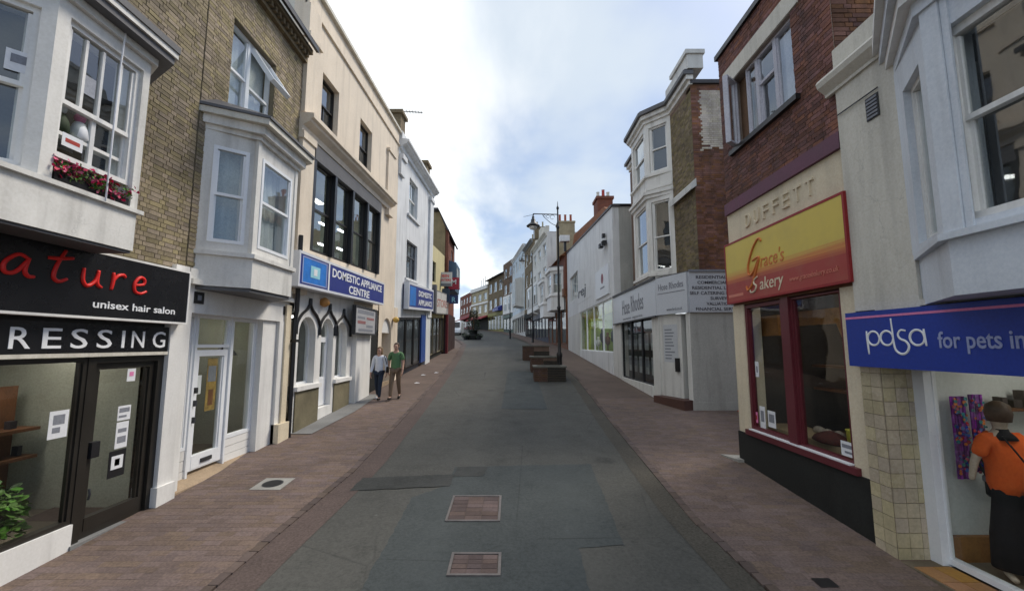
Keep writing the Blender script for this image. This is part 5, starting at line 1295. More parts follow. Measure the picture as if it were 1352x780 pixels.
MB(ch).box(.0, L * .70, -.3, -.04, .5, 3.45).build('wall', GREYW, t)
MB(ch).box(L * .70, L * .88, -.6, -.5, .8, 3.45).build('door', BLACK, t)
MB(ch).box(L * .88, L, -.3, .0, .5, 3.45).build('pier', GREYW, t)
MB(ch).box(.02, L * .99, -.3, .30, .4, 1.0).build('doorstep', mat('dark_red_step', (.09, .045, .035), .7, .3), t)
MB(ch).box(L * .52, L * .62, -.04, .03, 1.75, 2.15).build('letter_plate', BLACK, t)
SY_ = FC(12.22)
MB(SY_).box(5.06, 8.6, -.3, .0, .4, 3.45).build('side_wall', GREYR, t)
MB(SY_).box(5.04, 8.6, .0, .012, .4, .95).build('plinth', GREYR, t)
MB().slab([(AX + .05, 19.25), (AX + .05, 13.55), (5.12, 12.25), (8.6, 12.25), (8.6, 19.25)], 4.60, 4.68).build('flat_roof', LEAD, t)
MB(N_).box(13.55, 19.25, -.3, -.02, 3.45, 4.60).build('fascia_backing', GREYR, t); MB(SY_).box(5.1, 8.6, -.3, -.02, 3.45, 4.60).build('fascia_backing', GREYR, t)
s = thing('agent_sign', 'long white estate agent fascia wrapping the corner with grey lettering', 'sign', (AX, 15, 3.45))
MB(N_).box(13.55, 19.25, .0, .06, 3.46, 4.62).build('board', mat('silver_white_board', (.55, .58, .62), .4, .06, 1, bump=0), s)
MB(ch).box(0, L, .0, .06, 3.46, 4.62).build('board', mat('silver_white_board', (.6,) * 3), s)
MB(SY_).box(5.06, 8.4, .0, .06, 3.46, 4.62).build('board', mat('silver_white_board', (.6,) * 3), s)
b = MB(N_); b.box(13.55, 19.25, .05, .10, 4.62, 4.70).box(13.55, 19.25, .05, .10, 3.41, 3.46); b.build('trim', CASTI, s)
MB(SY_).box(5.06, 8.4, .05, .10, 4.62, 4.68).build('trim', GREYP, s)
text(N_, s, 'Hose', 17.7, 3.75, .062, .60, GREYP, width=1.1, shear=.0); text(N_, s, 'Rhodes', 16.4, 3.78, .062, .62, GREYP, width=1.55); text(N_, s, 'estate agents', 17.6, 3.53, .062, .10, GREYP, width=2.6)
text(ch, s, 'Hose Rhodes', L * .10, 4.22, .062, .20, GREYP, width=L * .8) if not ch.flip else text(ch, s, 'Hose Rhodes', L * .1, 4.22, .062, .20, GREYP, width=L * .8)
MB(ch).box(L * .06, L * .94, .06, .064, 4.10, 4.125).build('rule', GREYP, s); text(ch, s, 'www.hrd.co.uk', L * .35, 3.56, .062, .09, GREYP, width=L * .5)
for i, st in enumerate(('RESIDENTIAL SALES', 'COMMERCIAL SALES', 'RESIDENTIAL LETTINGS', 'SELF CATERING HOLIDAYS', 'SURVEYS', 'VALUATIONS', 'FINANCIAL SERVICES')):
    text(SY_, s, st, 5.92, 4.42 - i * .152, .061, .088, mat('dark_grey_letters', (.07, .07, .09), .6, .05, bump=0), center=True, width=.092 * len(st) * .84, bold=.01)
pn = poster(ch, L * .12, L * .58, 2.02, 3.15, -.035, 'large white panel of small print on the wall beside the agent door', mat('pale_panel', (.50, .52, .54), .6, .06), cat='sign board', name='wall_panel', rows=tuple((.1, .5 + .4 * rnd.random(), .08 + i * .085, .115 + i * .085, GREYP) for i in range(10)))
# upper storeys, set back
UX = 5.40
Uf = FR(UX)
BU = [(UX, 13.90), (UX - .65, 14.60), (UX - .65, 16.35), (UX, 17.05)]
BRKP = mat('olive_stock_brick', (.21, .165, .095), .9, .45, .8, island=.32, bump=.5, fine=.2)
wall(Uf, t, 'wall', MOR_S, 12.225, 13.90, 4.6, 10.3); wall(Uf, t, 'wall', MOR_S, 17.05, 18.9, 4.6, 10.3); wall(Uf, t, 'wall', MOR_S, 13.9, 17.05, 9.9, 10.3)
bricks(Uf, t, 12.22, 13.88, 4.68, 10.2, 0, BRKP, singles=0)
wall(SY_, t, 'side_wall', MOR_S, UX, 9.5, 4.6, 10.4)
PATW = lambda u, z: u < 6.9 + .03 * math.sin(z * 29) and z > 8.32 + .05 * math.sin(u * 23) + .06 * math.sin(u * 51) and UX + .27 + .02 * math.sin(z * 37) < u and z < 10.15
bricks(SY_, t, UX, 9.4, 4.68, 10.36, 0, BRK_S, singles=300, keep=lambda u, z: not PATW(u, z))
bricks(SY_, t, UX, 9.4, 4.68, 10.36, 0, BRK_W, singles=200, keep=PATW)
shell(Uf, t, 12.27, 18.9, 4.6, 10.5, 6, BROWNS)
MB(SY_).box(UX - .02, 9.5, -.5, .08, 10.38, 10.50).build('side_coping', SLATE, t)
MB(Uf).prism([(-.02, 7.18), (.16, 7.06), (.16, 7.24), (-.02, 7.42)], 12.16, 13.88).build('ledge', GREYW, t)
us_ = [FB(BU[i], BU[i + 1], (0, 14)) for i in range(3)]
UZ = [(4.72, 7.75), (8.10, 10.0)]
for i, f_ in enumerate(us_):
    lo = (.14, f_.L - .14, 5.05, 7.45); hi = (.14, f_.L - .14, 8.62, 10.20)
    hi = (.14, f_.L - .14, 8.52, 10.16)
    if i == 1: lo, hi = (.2, f_.L - .2, lo[2], lo[3]), (.2, f_.L - .2, hi[2], hi[3])
    wall(f_, t, 'bay_wall', BAYWHITE, 0, f_.L, 4.65, 10.45, [lo, hi])
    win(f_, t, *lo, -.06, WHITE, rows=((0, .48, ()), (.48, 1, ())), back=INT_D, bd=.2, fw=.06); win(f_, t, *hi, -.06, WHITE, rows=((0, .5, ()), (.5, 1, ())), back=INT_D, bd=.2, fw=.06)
    MB(f_).box(.0, f_.L, .0, .03, 7.9, 8.0).build('bay_panel_rail', BAYWHITE, t)
def canted_u(z0, z1, k, m, name, y0=None, y1=None):
    q = [(UX + .05, (y0 or BU[0][1]) - (0 if y0 else k * .6)), *([(UX - k, y0), (UX - k, BU[0][1] - k * .6)] if y0 else []), (UX - .65 - k, BU[1][1] - k * .45), (UX - .65 - k, BU[2][1] + k * .45), *([(UX - k, BU[3][1] + k * .6), (UX - k, y1)] if y1 else []), (UX + .05, (y1 or BU[3][1]) + (0 if y1 else k * .6))]
    return MB().slab(q, z0, z1).build(name, m, t)
canted_u(8.36, 8.44, .09, BAYWHITE, 'bay_sill_course'); canted_u(7.60, 7.72, .08, BAYWHITE, 'bay_moulding'); canted_u(7.72, 7.82, .15, BAYWHITE, 'bay_cornice'); canted_u(4.86, 4.95, .08, BAYWHITE, 'bay_sill_course')
canted_u(4.60, 4.70, .06, SLATE, 'bay_base')
canted_u(10.35, 10.48, .06, BAYWHITE, 'bay_moulding', 12.16, 18.9); canted_u(10.48, 10.62, .16, BAYWHITE, 'cornice', 12.10, 18.9); canted_u(10.62, 10.74, .26, LEAD, 'cornice', 12.06, 18.9); canted_u(10.74, 10.80, .20, SLATE, 'bay_roof', 12.10, 18.9)
MB(Uf).box(12.05, 13.3, -.35, .12, 10.80, 11.25).box(12.0, 13.35, -.40, .18, 11.25, 11.38).build('parapet_block', GREYW, t)
MB(Uf).prism([(-.3, 10.80), (.12, 10.80), (.12, 11.2), (-.3, 11.2)], 13.3, 13.9).build('parapet_block', GREYW, t)

# ------------------------------------------------------------ right: white building with the salon shop
JX = 4.62
JJ = FR(JX, .02); J0 = FR(JX)
t = thing('white_gabled_building', 'plain white rendered building with sloping parapet and wide green-lit shop window', 'building', (JX, 27, 1.6))
b = MB(J0)
ow = (29.9, 33.9, 5.85, 7.75)
def ztop(u): return 8.85 + (u - 19.25) * .078
wall(J0, t, 'wall', STUCCO, 19.26, 35.5, 4.72, 8.85, [ow])
MB(J0).plate([(19.26, 8.85), (35.5, 8.85), (35.5, ztop(35.5)), (19.26, 8.86)], -.3, .0).build('gable_wall', STUCCO, t)
MB(J0).plate([(19.20, 8.86), (35.5, ztop(35.5)), (35.5, ztop(35.5) + .10), (19.20, 8.97)], -.34, .06).build('coping', SLATE, t)
win(J0, t, *ow, -.1, WHITE, rows=((0, 1, (.33, .67)),), back=NET2, bd=.18)
MB(FC(19.26)).box(JX + .3, 9, -.3, .0, 4.4, 8.9).build('side_wall', GREYR, t)
MB(FC(19.26)).box(JX + .05, 9, -.3, .05, 8.88, 9.0).build('side_coping', BLACK, t)
b = MB(J0); z0 = lambda u: ztop(u) + .05
for (u, v) in ((20.2, 35.4),):
    b.v += [J0.P(u, -.36, z0(u) - .25), J0.P(v, -.36, z0(v) - .25), J0.P(v, -.62, 11.75), J0.P(u + 3.6, -.62, 10.35), J0.P(u, -6, z0(u) - .3), J0.P(v, -6, 11.0)]
    b.f += [(0, 1, 2, 3), (3, 2, 5, 4), (0, 3, 4), (1, 5, 2)]
b.build('roof', TILEROOF, t)
MB().box(5.25, 6.20, 25.6, 26.8, 9.2, 11.45).box(5.18, 6.27, 25.53, 26.87, 11.45, 11.62).build('chimney', REDBR, t)
for i, (x, m_) in enumerate(((5.42, MAGN), (5.75, SRED), (6.05, MAGN))): MB().lathe((x, 26.2, 11.62), [(.12, 0), (.10, .1), (.09, .42 + .15 * (i == 1)), (.11, .45 + .15 * (i == 1)), (.06, .47 + .15 * (i == 1))], 10).build('chimney_pot', m_, t)
MB(J0).box(19.26, 19.72, -.3, .0, .6, 4.72).box(29.3, 35.5, -.3, .0, .9, 4.72).build('pier', GREYW, t)
MB(J0).box(19.72, 29.3, -.3, .02, .6, 2.18).build('stall_riser', STUCCO, t)
us = [19.72, 22.1, 24.5, 26.9, 29.3]
for i in range(4): win(J0, t, us[i], us[i + 1], 2.18, 4.72, -.05, WHITE_C, fw=.05, glass=SHOPGLASS, name='shop_window')
GRN = mat('lime_display', (.50, .58, .06), .8, .3, .8); 
for u, w_ in ((21.6, 'near end'), (24.6, 'middle'), (27.6, 'far end')): fill_panel(J0, u, -.9, 4.62, 'added fill-light panel inside the green-lit shop, ' + w_, 2.6, 'added fill panels in the green-lit shop')
room(J0, t, 19.72, 29.3, 2.0, 4.71, -.3, 2.6, mat('salon_pale_green', (.40, .52, .20), .9, .3, .8))
b = MB(J0); b.box(19.8, 29.2, -.42, -.36, 4.15, 4.68).box(27.6, 29.2, -.42, -.36, 2.2, 4.15); b.build('lime_banner', GRN, t)
MB(J0).box(19.9, 21.3, -.42, -.36, 2.4, 4.15).build('teal_banner', mat('teal_display', (.03, .24, .30), .7, .3), t)
for (u, h, mm) in ((22.6, 1.5, BROWNBLK), (24.0, 1.2, OAK), (25.3, 1.5, CASTI), (26.6, 1.0, PAPER)):
    pp = J0.P(u, -.7, 2.02); tt = thing('display_bust', {1.5: 'tall dark' if mm is BROWNBLK else 'tall grey', 1.2: 'shorter brown', 1.0: 'low white'}[h] + ' display stand behind the green-lit shop window', 'display', pp, 'display stands in the green-lit window')
    MB().lathe(pp, [(.22, 0), (.05, .06), (.05, h * .4), (.20, h * .5), (.24, h * .75), (.08, h * .85), (.13, h * .92), (.08, h)], 12, .6, 1.4).build('stand', mm, tt, True)
s = sign_board('thin grey slanted lettering mounted on the white wall over the green-lit window', J0, 24.6, 30.4, 5.35, 5.37, .0, .012, STUCCO)
text(J0, s, 'rej', 29.6, 5.72, .01, .66, mat('slate_letters', (.08, .085, .10), .5, .1), width=3.0, shear=.08, ext=.02)
s = sign_board('square pale sign plate with a red dot near the corner of the white wall', J0, 20.1, 23.3, 4.95, 6.4, .0, .06, mat('pale_plate', (.66, .68, .70), .4, .05), None)
MB(J0).plate(circle(21.5, 5.85, .26, 12)[:-1], .06, .07).build('red_dot', mat('dark_red_dot', (.20, .01, .025), .5, .1), s); MB(J0).box(21.0, 22.0, .06, .066, 5.35, 5.43).build('print', GREYP, s)
tt = thing('security_floodlight', 'small dark floodlight cluster high on the white wall', 'floodlight', J0.P(20.6, .1, 7.4))
b = MB(J0); b.box(20.5, 20.8, .0, .2, 7.45, 7.6).box(20.3, 20.5, .1, .3, 7.3, 7.5).box(20.8, 21.1, .1, .3, 7.3, 7.5).box(20.55, 20.75, .05, .2, 7.75, 7.95); b.build('lamp_head', BLACK, tt)

# ------------------------------------------------------------ far right terrace, following the bend
def terrace(label, p, q, zb, zt, m, cols, storeys, cat='building', wm=None, shop=None, shop_h=3.2, cor=None, back=None, depth=9, roofm=None, group=None, gap=.22, win_h=None, name='terraced_building'):
    fr = FB(p, q, (p[0] - 40 if p[0] > -3 else p[0] - 20, p[1] - 30)); L = fr.L
    t = thing(name, label, cat, fr.P(L / 2, 0, zb))
    ops = []
    H = (zt - zb - shop_h - .4) / max(1, storeys)
    for s_ in range(storeys):
        for c in range(cols):
            w = L / cols; h = H * (win_h or .58)
            ops.append((c * w + w * gap, (c + 1) * w - w * gap, zb + shop_h + H * s_ + H * .2, zb + shop_h + H * s_ + H * .2 + h))
    wall(fr, t, 'wall', m, 0, L, zb + shop_h - .4, zt, ops)
    shell(fr, t, 0, L, zb - 1, zt + .01, depth, m, roofm)
    for i, o in enumerate(ops): win(fr, t, *o, -.1, wm or WHITE, rows=((0, .5, ()), (.5, 1, ())), back=back or (NET2 if (i + cols) % 3 else INT_D), bd=.18, fw=.09, sill=.02)
    MB(fr).box(0, L, -.3, -.12, zb - 1, zb + shop_h - .4).build('shopfront', shop or BLACKR, t)
    n = max(2, int(L / 2))
    for i in range(n):
        u0, u1 = i * L / n + .12, (i + 1) * L / n - .12
        win(fr, t, u0, u1, zb + .5, zb + shop_h - .85, -.05, shop or WHITE, fw=.08, glass=SHOPGLASS, back=INT_D, bd=.06, name='shop_window')
    MB(fr).box(.05, L - .05, -.1, .10, zb + shop_h - .82, zb + shop_h - .15).build('fascia', shop or WHITE, t)
    if cor: cornice(fr, t, 0, L, 0, zt - .45, zt + .05, .35, cor)
    return t, fr
def chimney(t, x, y, z0, z1, w, d, m, pots, pm):
    MB().box(x - w / 2, x + w / 2, y - d / 2, y + d / 2, z0, z1 - .15).box(x - w / 2 - .06, x + w / 2 + .06, y - d / 2 - .06, y + d / 2 + .06, z1 - .15, z1).build('chimney', m, t)
    for i in range(pots): MB().lathe((x - w / 2 + w * (i + .5) / pots, y, z1), [(.13, 0), (.11, .12), (.10, .75), (.13, .8), (.07, .82)], 9).build('chimney_pot', pm, t)
BRN = mat('brown_wood_shop', (.21, .085, .04), .55, .35, 3)
t, fr = terrace('red brick house with two white canted bays over a brown timber shopfront', (4.45, 35.6), (3.75, 45.0), 2.1, 10.2, REDBR, 2, 1, shop=BRN, shop_h=5.3, win_h=.55)
for (u0, u1, ztp) in ((.8, 4.4, 9.2), (5.4, 9.2, 8.9)):
    zl = ztp - 3.7
    b = MB(fr); pl = [(u0, 0), (u0 + .7, .95), (u1 - .7, .95), (u1, 0)]
    P3 = [tuple(fr.P(u, d, 0))[:2] for u, d in pl]
    for (z_a, z_b, k, mm, nm) in ((zl, zl + 1.2, 0, WHITE, 'bay_base'), (zl + 1.2, zl + 1.3, .1, WHITE, 'bay_sill_course'), (ztp - .3, ztp, .18, WHITE, 'bay_cornice'), (ztp, ztp + .12, .1, LEAD, 'bay_roof')):
        MB().slab([tuple(fr.P(u + (-k if i < 2 else k) * .6, d + (k if 0 < i < 3 else -.05), 0))[:2] for i, (u, d) in enumerate(pl)], z_a, z_b).build(nm, mm, t)
    for a, c in zip(P3, P3[1:]):
        f_ = FB(a, c, (0, 30)); o = (.12, f_.L - .12, zl + 1.45, ztp - .5)
        wall(f_, t, 'bay_wall', WHITE, 0, f_.L, zl + 1.3, ztp - .28, [o]); win(f_, t, *o, -.03, WHITE, rows=((0, .45, (.5,)), (.45, 1, ())), back=NET2, bd=.2, fw=.07)
bR = MB(fr); bR.prism([(.35, 10.0), (-2.6, 12.3), (-6, 10.0)], -.1, fr.L); bR.build('pitched_roof', TILEROOF, t)
BUFFB = mat('buff_chimney', (.36, .31, .20), .9, .3, 2)
chimney(t, 4.9, 38.5, 10, 13.6, 1.5, 1.6, BUFFB, 3, mat('red_pots', (.34, .09, .05), .8, .2))
tt = thing('floodlight_box', 'white box on the orange roof edge next to the buff chimney', 'box', (4.2, 34.9, 11.0)); MB().box(3.95, 4.75, 34.6, 35.2, 11.0, 11.5).build('box', WHITE, tt); MB().box(4.3, 4.5, 34.8, 35.0, 10.2, 11.0).build('post', IRON, tt)
t, fr = terrace('tall white Victorian building with ornamented parapet and white bays', (3.75, 45.0), (2.7, 55.0), 2.75, 14.6, mat('off_white_stucco', (.68, .67, .63), .8, .12, 1, streak=.3), 3, 3, cor=MAGN, shop=mat('navy_shop', (.03, .035, .06), .5, .2), shop_h=3.6)
MB(fr).box(3, 4.6, -.3, .1, 14.6, 15.9).box(.2, 1, -.3, .1, 14.6, 15.3).box(6.8, 7.6, -.3, .1, 14.6, 15.3).build('parapet_ornament', MAGN, t)
b = MB(fr)
for u0 in (.6, 5.4):
    b.prism([(0, 6.0), (.9, 6.3), (.95, 9.4), (0, 9.6)], u0, u0 + 3.6)
b.build('bay', WHITE, t)
for u0 in (.6, 5.4):
    f_ = FB(tuple(fr.P(u0, .96, 0))[:2], tuple(fr.P(u0 + 3.6, .96, 0))[:2], (0, 30))
    for k in range(3): win(f_, t, .15 + k * 1.15, 1.15 + k * 1.15, 6.9, 9.1, .05, WHITE, rows=((0, .5, ()), (.5, 1, ())), back=NET2 if k != 1 else INT_D, bd=.04, fw=.07)
    s2 = FC(fr.P(u0, 0, 0).y - .03); x0 = fr.P(u0, .9, 0).x; win(s2, t, x0 + .12, x0 + .78, 6.9, 9.0, .06, WHITE, back=INT_D, bd=.05, fw=.06)
t, fr = terrace('narrow yellow-brown brick house with attic chimneys beyond the ornamented one', (2.7, 55.0), (1.85, 62.0), 3.35, 16.3, OLDBR, 2, 3, cor=CONC, shop=BLACKR, shop_h=3.6)
chimney(t, 3.8, 57, 16, 18.3, 1.5, 1.2, OLDBR, 2, BUFFB); chimney(t, 3.3, 61, 16, 17.6, 1.2, 1.2, OLDBR, 2, BUFFB)
aerial((3.0, 58.0, 16.3), 4.2, 1.6, 'television aerial above the yellow-brown brick house', 2.6)
t, fr = terrace('pale blue-white three-storey building in the far right terrace', (1.85, 62.0), (.1, 76.0), 3.8, 17.3, mat('pale_blue_stucco', (.58, .66, .72), .8, .12, 1, streak=.25), 4, 3, cor=WHITE, shop=GREYW, shop_h=3.8)
bay_ = MB(fr); bay_.prism([(0, 8.0), (1.3, 8.2), (1.3, 12.2), (0, 12.4)], .6, 4.2); bay_.build('bay', GREYW, t)
win(FB(tuple(fr.P(.6, 1.31, 0))[:2], tuple(fr.P(4.2, 1.31, 0))[:2], (0, 40)), t, .1, 3.5, 8.5, 12.0, .05, BLUEWHITE, rows=((0, 1, (.33, .67)),), back=NET, bd=.04, fw=.1)
t, fr = terrace('dark brown brick house with white lower storeys in the far terrace', (.1, 76.0), (-1.7, 82.5), 4.6, 17.9, BROWNS, 2, 3, shop=mat('green_shop', (.05, .09, .07), .5, .2), shop_h=3.6)
MB(fr).box(.0, fr.L, -.1, .06, 8.2, 11.6).build('white_band', WHITE, t)
for u in (.8, 3.7): win(fr, t, u, u + 1.9, 8.8, 11.2, .12, WHITE, rows=((0, .5, ()), (.5, 1, ())), back=NET2, bd=.05)
t, fr = terrace('olive brick house with overhanging eaves and yellow shopfront', (-1.7, 82.5), (-5.2, 93.0), 5.0, 16.5, OLDBR, 3, 2, shop=mat('yellow_shopfront', (.22, .20, .05), .6, .2), shop_h=4.2)
MB(fr).prism([(.9, 16.2), (-3, 18.2), (-7, 16.2)], -.2, fr.L + .2).build('pitched_roof', SLATE, t)
tt = thing('shop_awning', 'navy blue awning board on the olive brick house', 'awning', fr.P(2, .6, 9.2)); MB(fr).prism([(0, 9.1), (.9, 9.1), (.9, 9.6), (0, 10.2)], .6, 4.4).build('canopy', BLUE, tt)
# curved cream corner block, red brick beyond
cp = [(-5.2, 93.0), (-6.7, 96.6), (-8.2, 100), (-9.8, 103.5)]
t = thing('corner_building', 'cream brick corner building with curved white parapet at the bend of the street', 'building', (-7, 98, 5.8))
for a, c in zip(cp, cp[1:]):
    f_ = FB(a, c, (-30, 60)); L = f_.L
    ops = [(L * .2, L * .8, 9.6, 11.4), (L * .2, L * .8, 12.4, 14.0)]
    wall(f_, t, 'wall', mat('cream_far_brick', (.42, .36, .23), .9, .25, 1), 0, L, 8.8, 14.8, ops); 
    for o in ops: win(f_, t, *o, -.1, WHITE, rows=((0, .5, ()), (.5, 1, ())), back=NET2, fw=.1)
    MB(f_).box(0, L, -.4, .3, 14.8, 15.6).box(0, L, -.2, .15, 11.6, 12.0).build('white_band', WHITE, t)
    MB(f_).box(0, L, -.3, -.1, 4, 8.8).build('shopfront', BLACKR, t)
    MB(f_).prism([(0, 8.9), (1.5, 8.2), (1.5, 8.05), (0, 8.6)], .1, L - .1).build('awning', mat('red_awning', (.30, .045, .05), .7, .2), t)
MB().slab(cp + [(-4, 112), (3, 100)], 14.7, 15.3).build('roof', SLATE, t)
MB().slab(cp + [(-4, 112), (3, 100)], 15.3, 15.31).build('roof_top', SLATE, t)
for i in range(7): MB().box(-7.2 + i * .5, -7.1 + i * .5, 99.0, 99.1, 15.3, 17.4 + (i % 3) * .5).build('roof_pole', IRON, t)
t, fr = terrace('orange-red brick building farthest along on the right', (-9.8, 103.5), (-14.2, 117.0), 6.3, 15.3, REDBR, 4, 2, shop=mat('red_shop', (.25, .05, .05), .6, .2), shop_h=3.8)
b = MB(fr); b.prism([(0, 9.4), (1.6, 8.8), (1.6, 8.6), (0, 9.1)], 0, fr.L); b.build('awning', mat('red_awning', (.3,) * 3), t)

# ------------------------------------------------------------ street furniture
def lamp_post(x, y, label, h=7.75, arm=-1.12):
    z = g0(y) - .05; t = thing('street_lamp', label, 'street lamp', (x, y, z), 'street lamps along the right kerb')
    MB().lathe((x, y, z), [(.15, 0), (.15, .12), (.125, .16), (.11, .9), (.13, .95), (.13, 1.05), (.075, 1.15), (.06, 3.0), (.085, 3.04), (.085, 3.10), (.052, 3.16), (.042, h - 1.1), (.07, h - 1.06), (.07, h - 1.0), (.036, h - .94), (.032, h - .2), (.06, h - .16), (.06, h - .1), (.02, h - .02), (.012, h + .15), (0.001, h + .22)], 12).build('pole', IRON, t, True)
    zt = z + h - .42; xa = x + arm
    b = MB(); b.tube([(x, y, zt), (xa, y, zt + .03)], .022, 6)
    b.tube(spline([(x, y, zt - .55), (x + arm * .25, y, zt - .42), (x + arm * .5, y, zt - .18), (x + arm * .62, y, zt)]), .014, 5)
    for cx, r in ((.22, .10), (.40, .075), (.54, .05)): b.tube([(x + arm * cx + r * math.cos(a), y, zt - r - .02 + r * math.sin(a)) for a in [i * math.pi / 6 for i in range(11)]], .010, 4)
    b.tube([(xa, y, zt + .03), (xa, y, zt - .08)], .018, 6)
    b.build('bracket', IRON, t)
    MB().lathe((xa, y, zt - .66), [(.30, .10), (.31, .13), (.20, .22), (.11, .30), (.10, .42), (.06, .46), (.06, .54), (.03, .60)], 16).build('lamp_shade', IRON, t, True)
    MB().lathe((xa, y, zt - .66), [(.02, -.06), (.14, -.02), (.19, .06), (.20, .10)], 14).build('lamp_glass', GLASSLAMP, t, True)
    return t
lamp_post(2.08, 19.0, 'nearest tall black street lamp with scrolled bracket behind the brick planters')
lamp_post(-.25, 55.0, 'farther black street lamp in front of the pale blue building', 8.2)
lamp_post(2.2, 46.0, 'black street lamp standing before the ornamented white building', 9.8)
PLB = mat('brown_planter_brick', (.105, .062, .045), .9, .35, 1.5, island=.14, bump=.5)
PLD = mat('dark_timber_slat', (.042, .036, .028), .7, .35, 3, bump=.3)
def planter(x0, x1, y, label, d=1.15, h=.66):
    z = g0(y) - .05; t = thing('planter', label, 'planter', ((x0 + x1) / 2, y, z), 'brick planters in the street')
    xb = x0 + (x1 - x0) * .42
    MB().box(x0 + .02, x1 - .02, y + .02, y + d - .02, z, z + h - .05).build('core', MOR_S, t)
    fr = FC(y + .02)
    bricks(fr, t, x0 + .02, xb, z + .04, z + h - .08, 0, PLB, singles=40, proud=.012, bh=.075)
    b = 0
    for k in range(6): MB().box(xb, x1 - .01, y - .01 + .003 * (k % 2), y + .02, z + .03 + k * .095, z + .115 + k * .095).build('slat', PLD, t)
    lf = Frame((x0 + .02, 0), (0, 1), (-1, 0)); bricks(lf, t, y + .03, y + d - .03, z + .04, z + h - .08, 0, PLB, singles=0, proud=.012)
    MB().box(x0 - .03, x1 + .03, y - .04, y + .16, z + h - .06, z + h).box(x0 - .03, x1 + .03, y + d - .16, y + d + .03, z + h - .06, z + h).box(x0 - .03, x0 + .16, y + .16, y + d - .16, z + h - .06, z + h).box(x1 - .16, x1 + .03, y + .16, y + d - .16, z + h - .06, z + h).build('coping', mat('planter_coping', (.16, .155, .13), .8, .3, 2, bump=.3), t)
    MB().box(x0 + .12, x1 - .12, y + .12, y + d - .12, z + h - .12, z + h - .08).build('soil', mat('planter_soil', (.035, .026, .02), .95, .4, 6, bump=.8), t)
    return t
planter(.90, 2.20, 17.7, 'nearest brick planter with dark slatted front, closest to the camera')
planter(.90, 2.32, 20.6, 'middle planter with dark timber front directly behind the nearest one', 1.4, .80)
planter(.66, 2.30, 26.5, 'farthest dark planter of the row of three beside the lamp', 1.5, .95)
# potted tree / planter cluster far up the road
tp = (-4.75, 53.0, g0(53) - .05)
t = thing('potted_tree', 'dark conical shrub in a tiered round planter standing in the road far ahead', 'tree', tp)
MB().lathe(tp, [(.9, 0), (1.0, .5), (.95, .55), (.5, .6), (.5, 1.1), (.45, 1.15), (.1, 1.2)], 14).build('planter', BLACKR, t)
MB().tube([(tp[0], tp[1], tp[2] + 1.1), (tp[0] + .03, tp[1], tp[2] + 2.2), (tp[0], tp[1], tp[2] + 3.3)], [.09, .07, .03], 7).build('trunk', OAK, t)
b = MB()
for i in range(1500):
    hh = rnd.random() ** .8; r = (1.0 - .55 * abs(hh - .25) / .75) * .85 * (.55 + .45 * rnd.random()); a = rnd.uniform(0, 6.28)
    p = Vector((tp[0] + r * math.cos(a), tp[1] + r * math.sin(a), tp[2] + .9 + hh * 2.7)); d = Vector((math.cos(a), math.sin(a), rnd.uniform(-.6, .6))) * .16; e = Vector((-math.sin(a), math.cos(a), rnd.uniform(-.5, .5))) * .07
    q = len(b.v); b.v += [p, p + d * .5 + e, p + d, p + d * .5 - e]; b.f.append((q, q + 1, q + 2, q + 3))
stuff(b.build('crown', DLEAF, t))
for x in (-5.6, -4.0):
    leafy('planter_tub', (x, 52.2, g0(52.2)), .42, .9, 160, DLEAF, 'low dark shrub tub on the %s of the conical shrub in the road' % ('left' if x < -5 else 'right'), 'plant', .34, 'shrub tubs round the far conical shrub', size=.16)
# parked vehicles far up the street
def car(x, y, w, L, h, m, label, cat, van=False, name='parked_car'):
    z = g0(y) - .03; t = thing(name, label, cat, (x, y, z)); fr = FC(y)
    if van: prof = [(0, .35), (-.1, .9), (-.35, 1.15), (-1.1, h), (-L, h), (-L, .35)]
    else: prof = [(0, .3), (-.02, .75), (-1.0, .92), (-1.7, h), (-3.1, h), (-3.9, 1.0), (-L, .9), (-L, .3)]
    MB(Frame((x, y), (1, 0), (0, -1))).prism([(d, z + zz) for d, zz in prof], -w / 2, w / 2).build('body', m, t, bevel=.06)
    f2 = Frame((x, y), (1, 0), (0, -1)); a, c = (prof[2], prof[3])
    k = lambda tt: (a[0] + (c[0] - a[0]) * tt + .03, z + a[1] + (c[1] - a[1]) * tt + .03)
    b = MB(f2); p0, p1 = k(.08), k(.9); b.poly((-w * .42, p0[0] + .05, p0[1]), (w * .42, p0[0] + .05, p0[1]), (w * .38, p1[0] + .05, p1[1]), (-w * .38, p1[0] + .05, p1[1])); b.build('windscreen', BLACKB, t)
    for sx in (-1, 1):
        MB(f2).box(sx * w * .38 - .14, sx * w * .38 + .14, -.05, .035, z + .58, z + .74).build('headlight', GLASSLAMP, t)
        for yy in (.75, L - .85):
            b = MB(); cx = x + sx * (w / 2 - .1)
            b.tube([(cx - .1, y + yy, z + .31), (cx + .1, y + yy, z + .31)], .31, 14); b.build('wheel', TYRE, t)
    MB(f2).box(-w * .45, w * .45, -.02, .05, z + .3, z + .42).build('bumper', CASTI, t); MB(f2).box(-.26, .26, .05, .06, z + .42, z + .53).build('number_plate', PAPER, t)
    return t
car(-8.85, 66, 1.9, 4.8, 2.15, CARW, 'white van parked on the left at the far top of the street', 'van', True, 'parked_van')
car(-10.6, 68, 1.75, 4.1, 1.42, CARR, 'dark red car parked left of the white van', 'car')

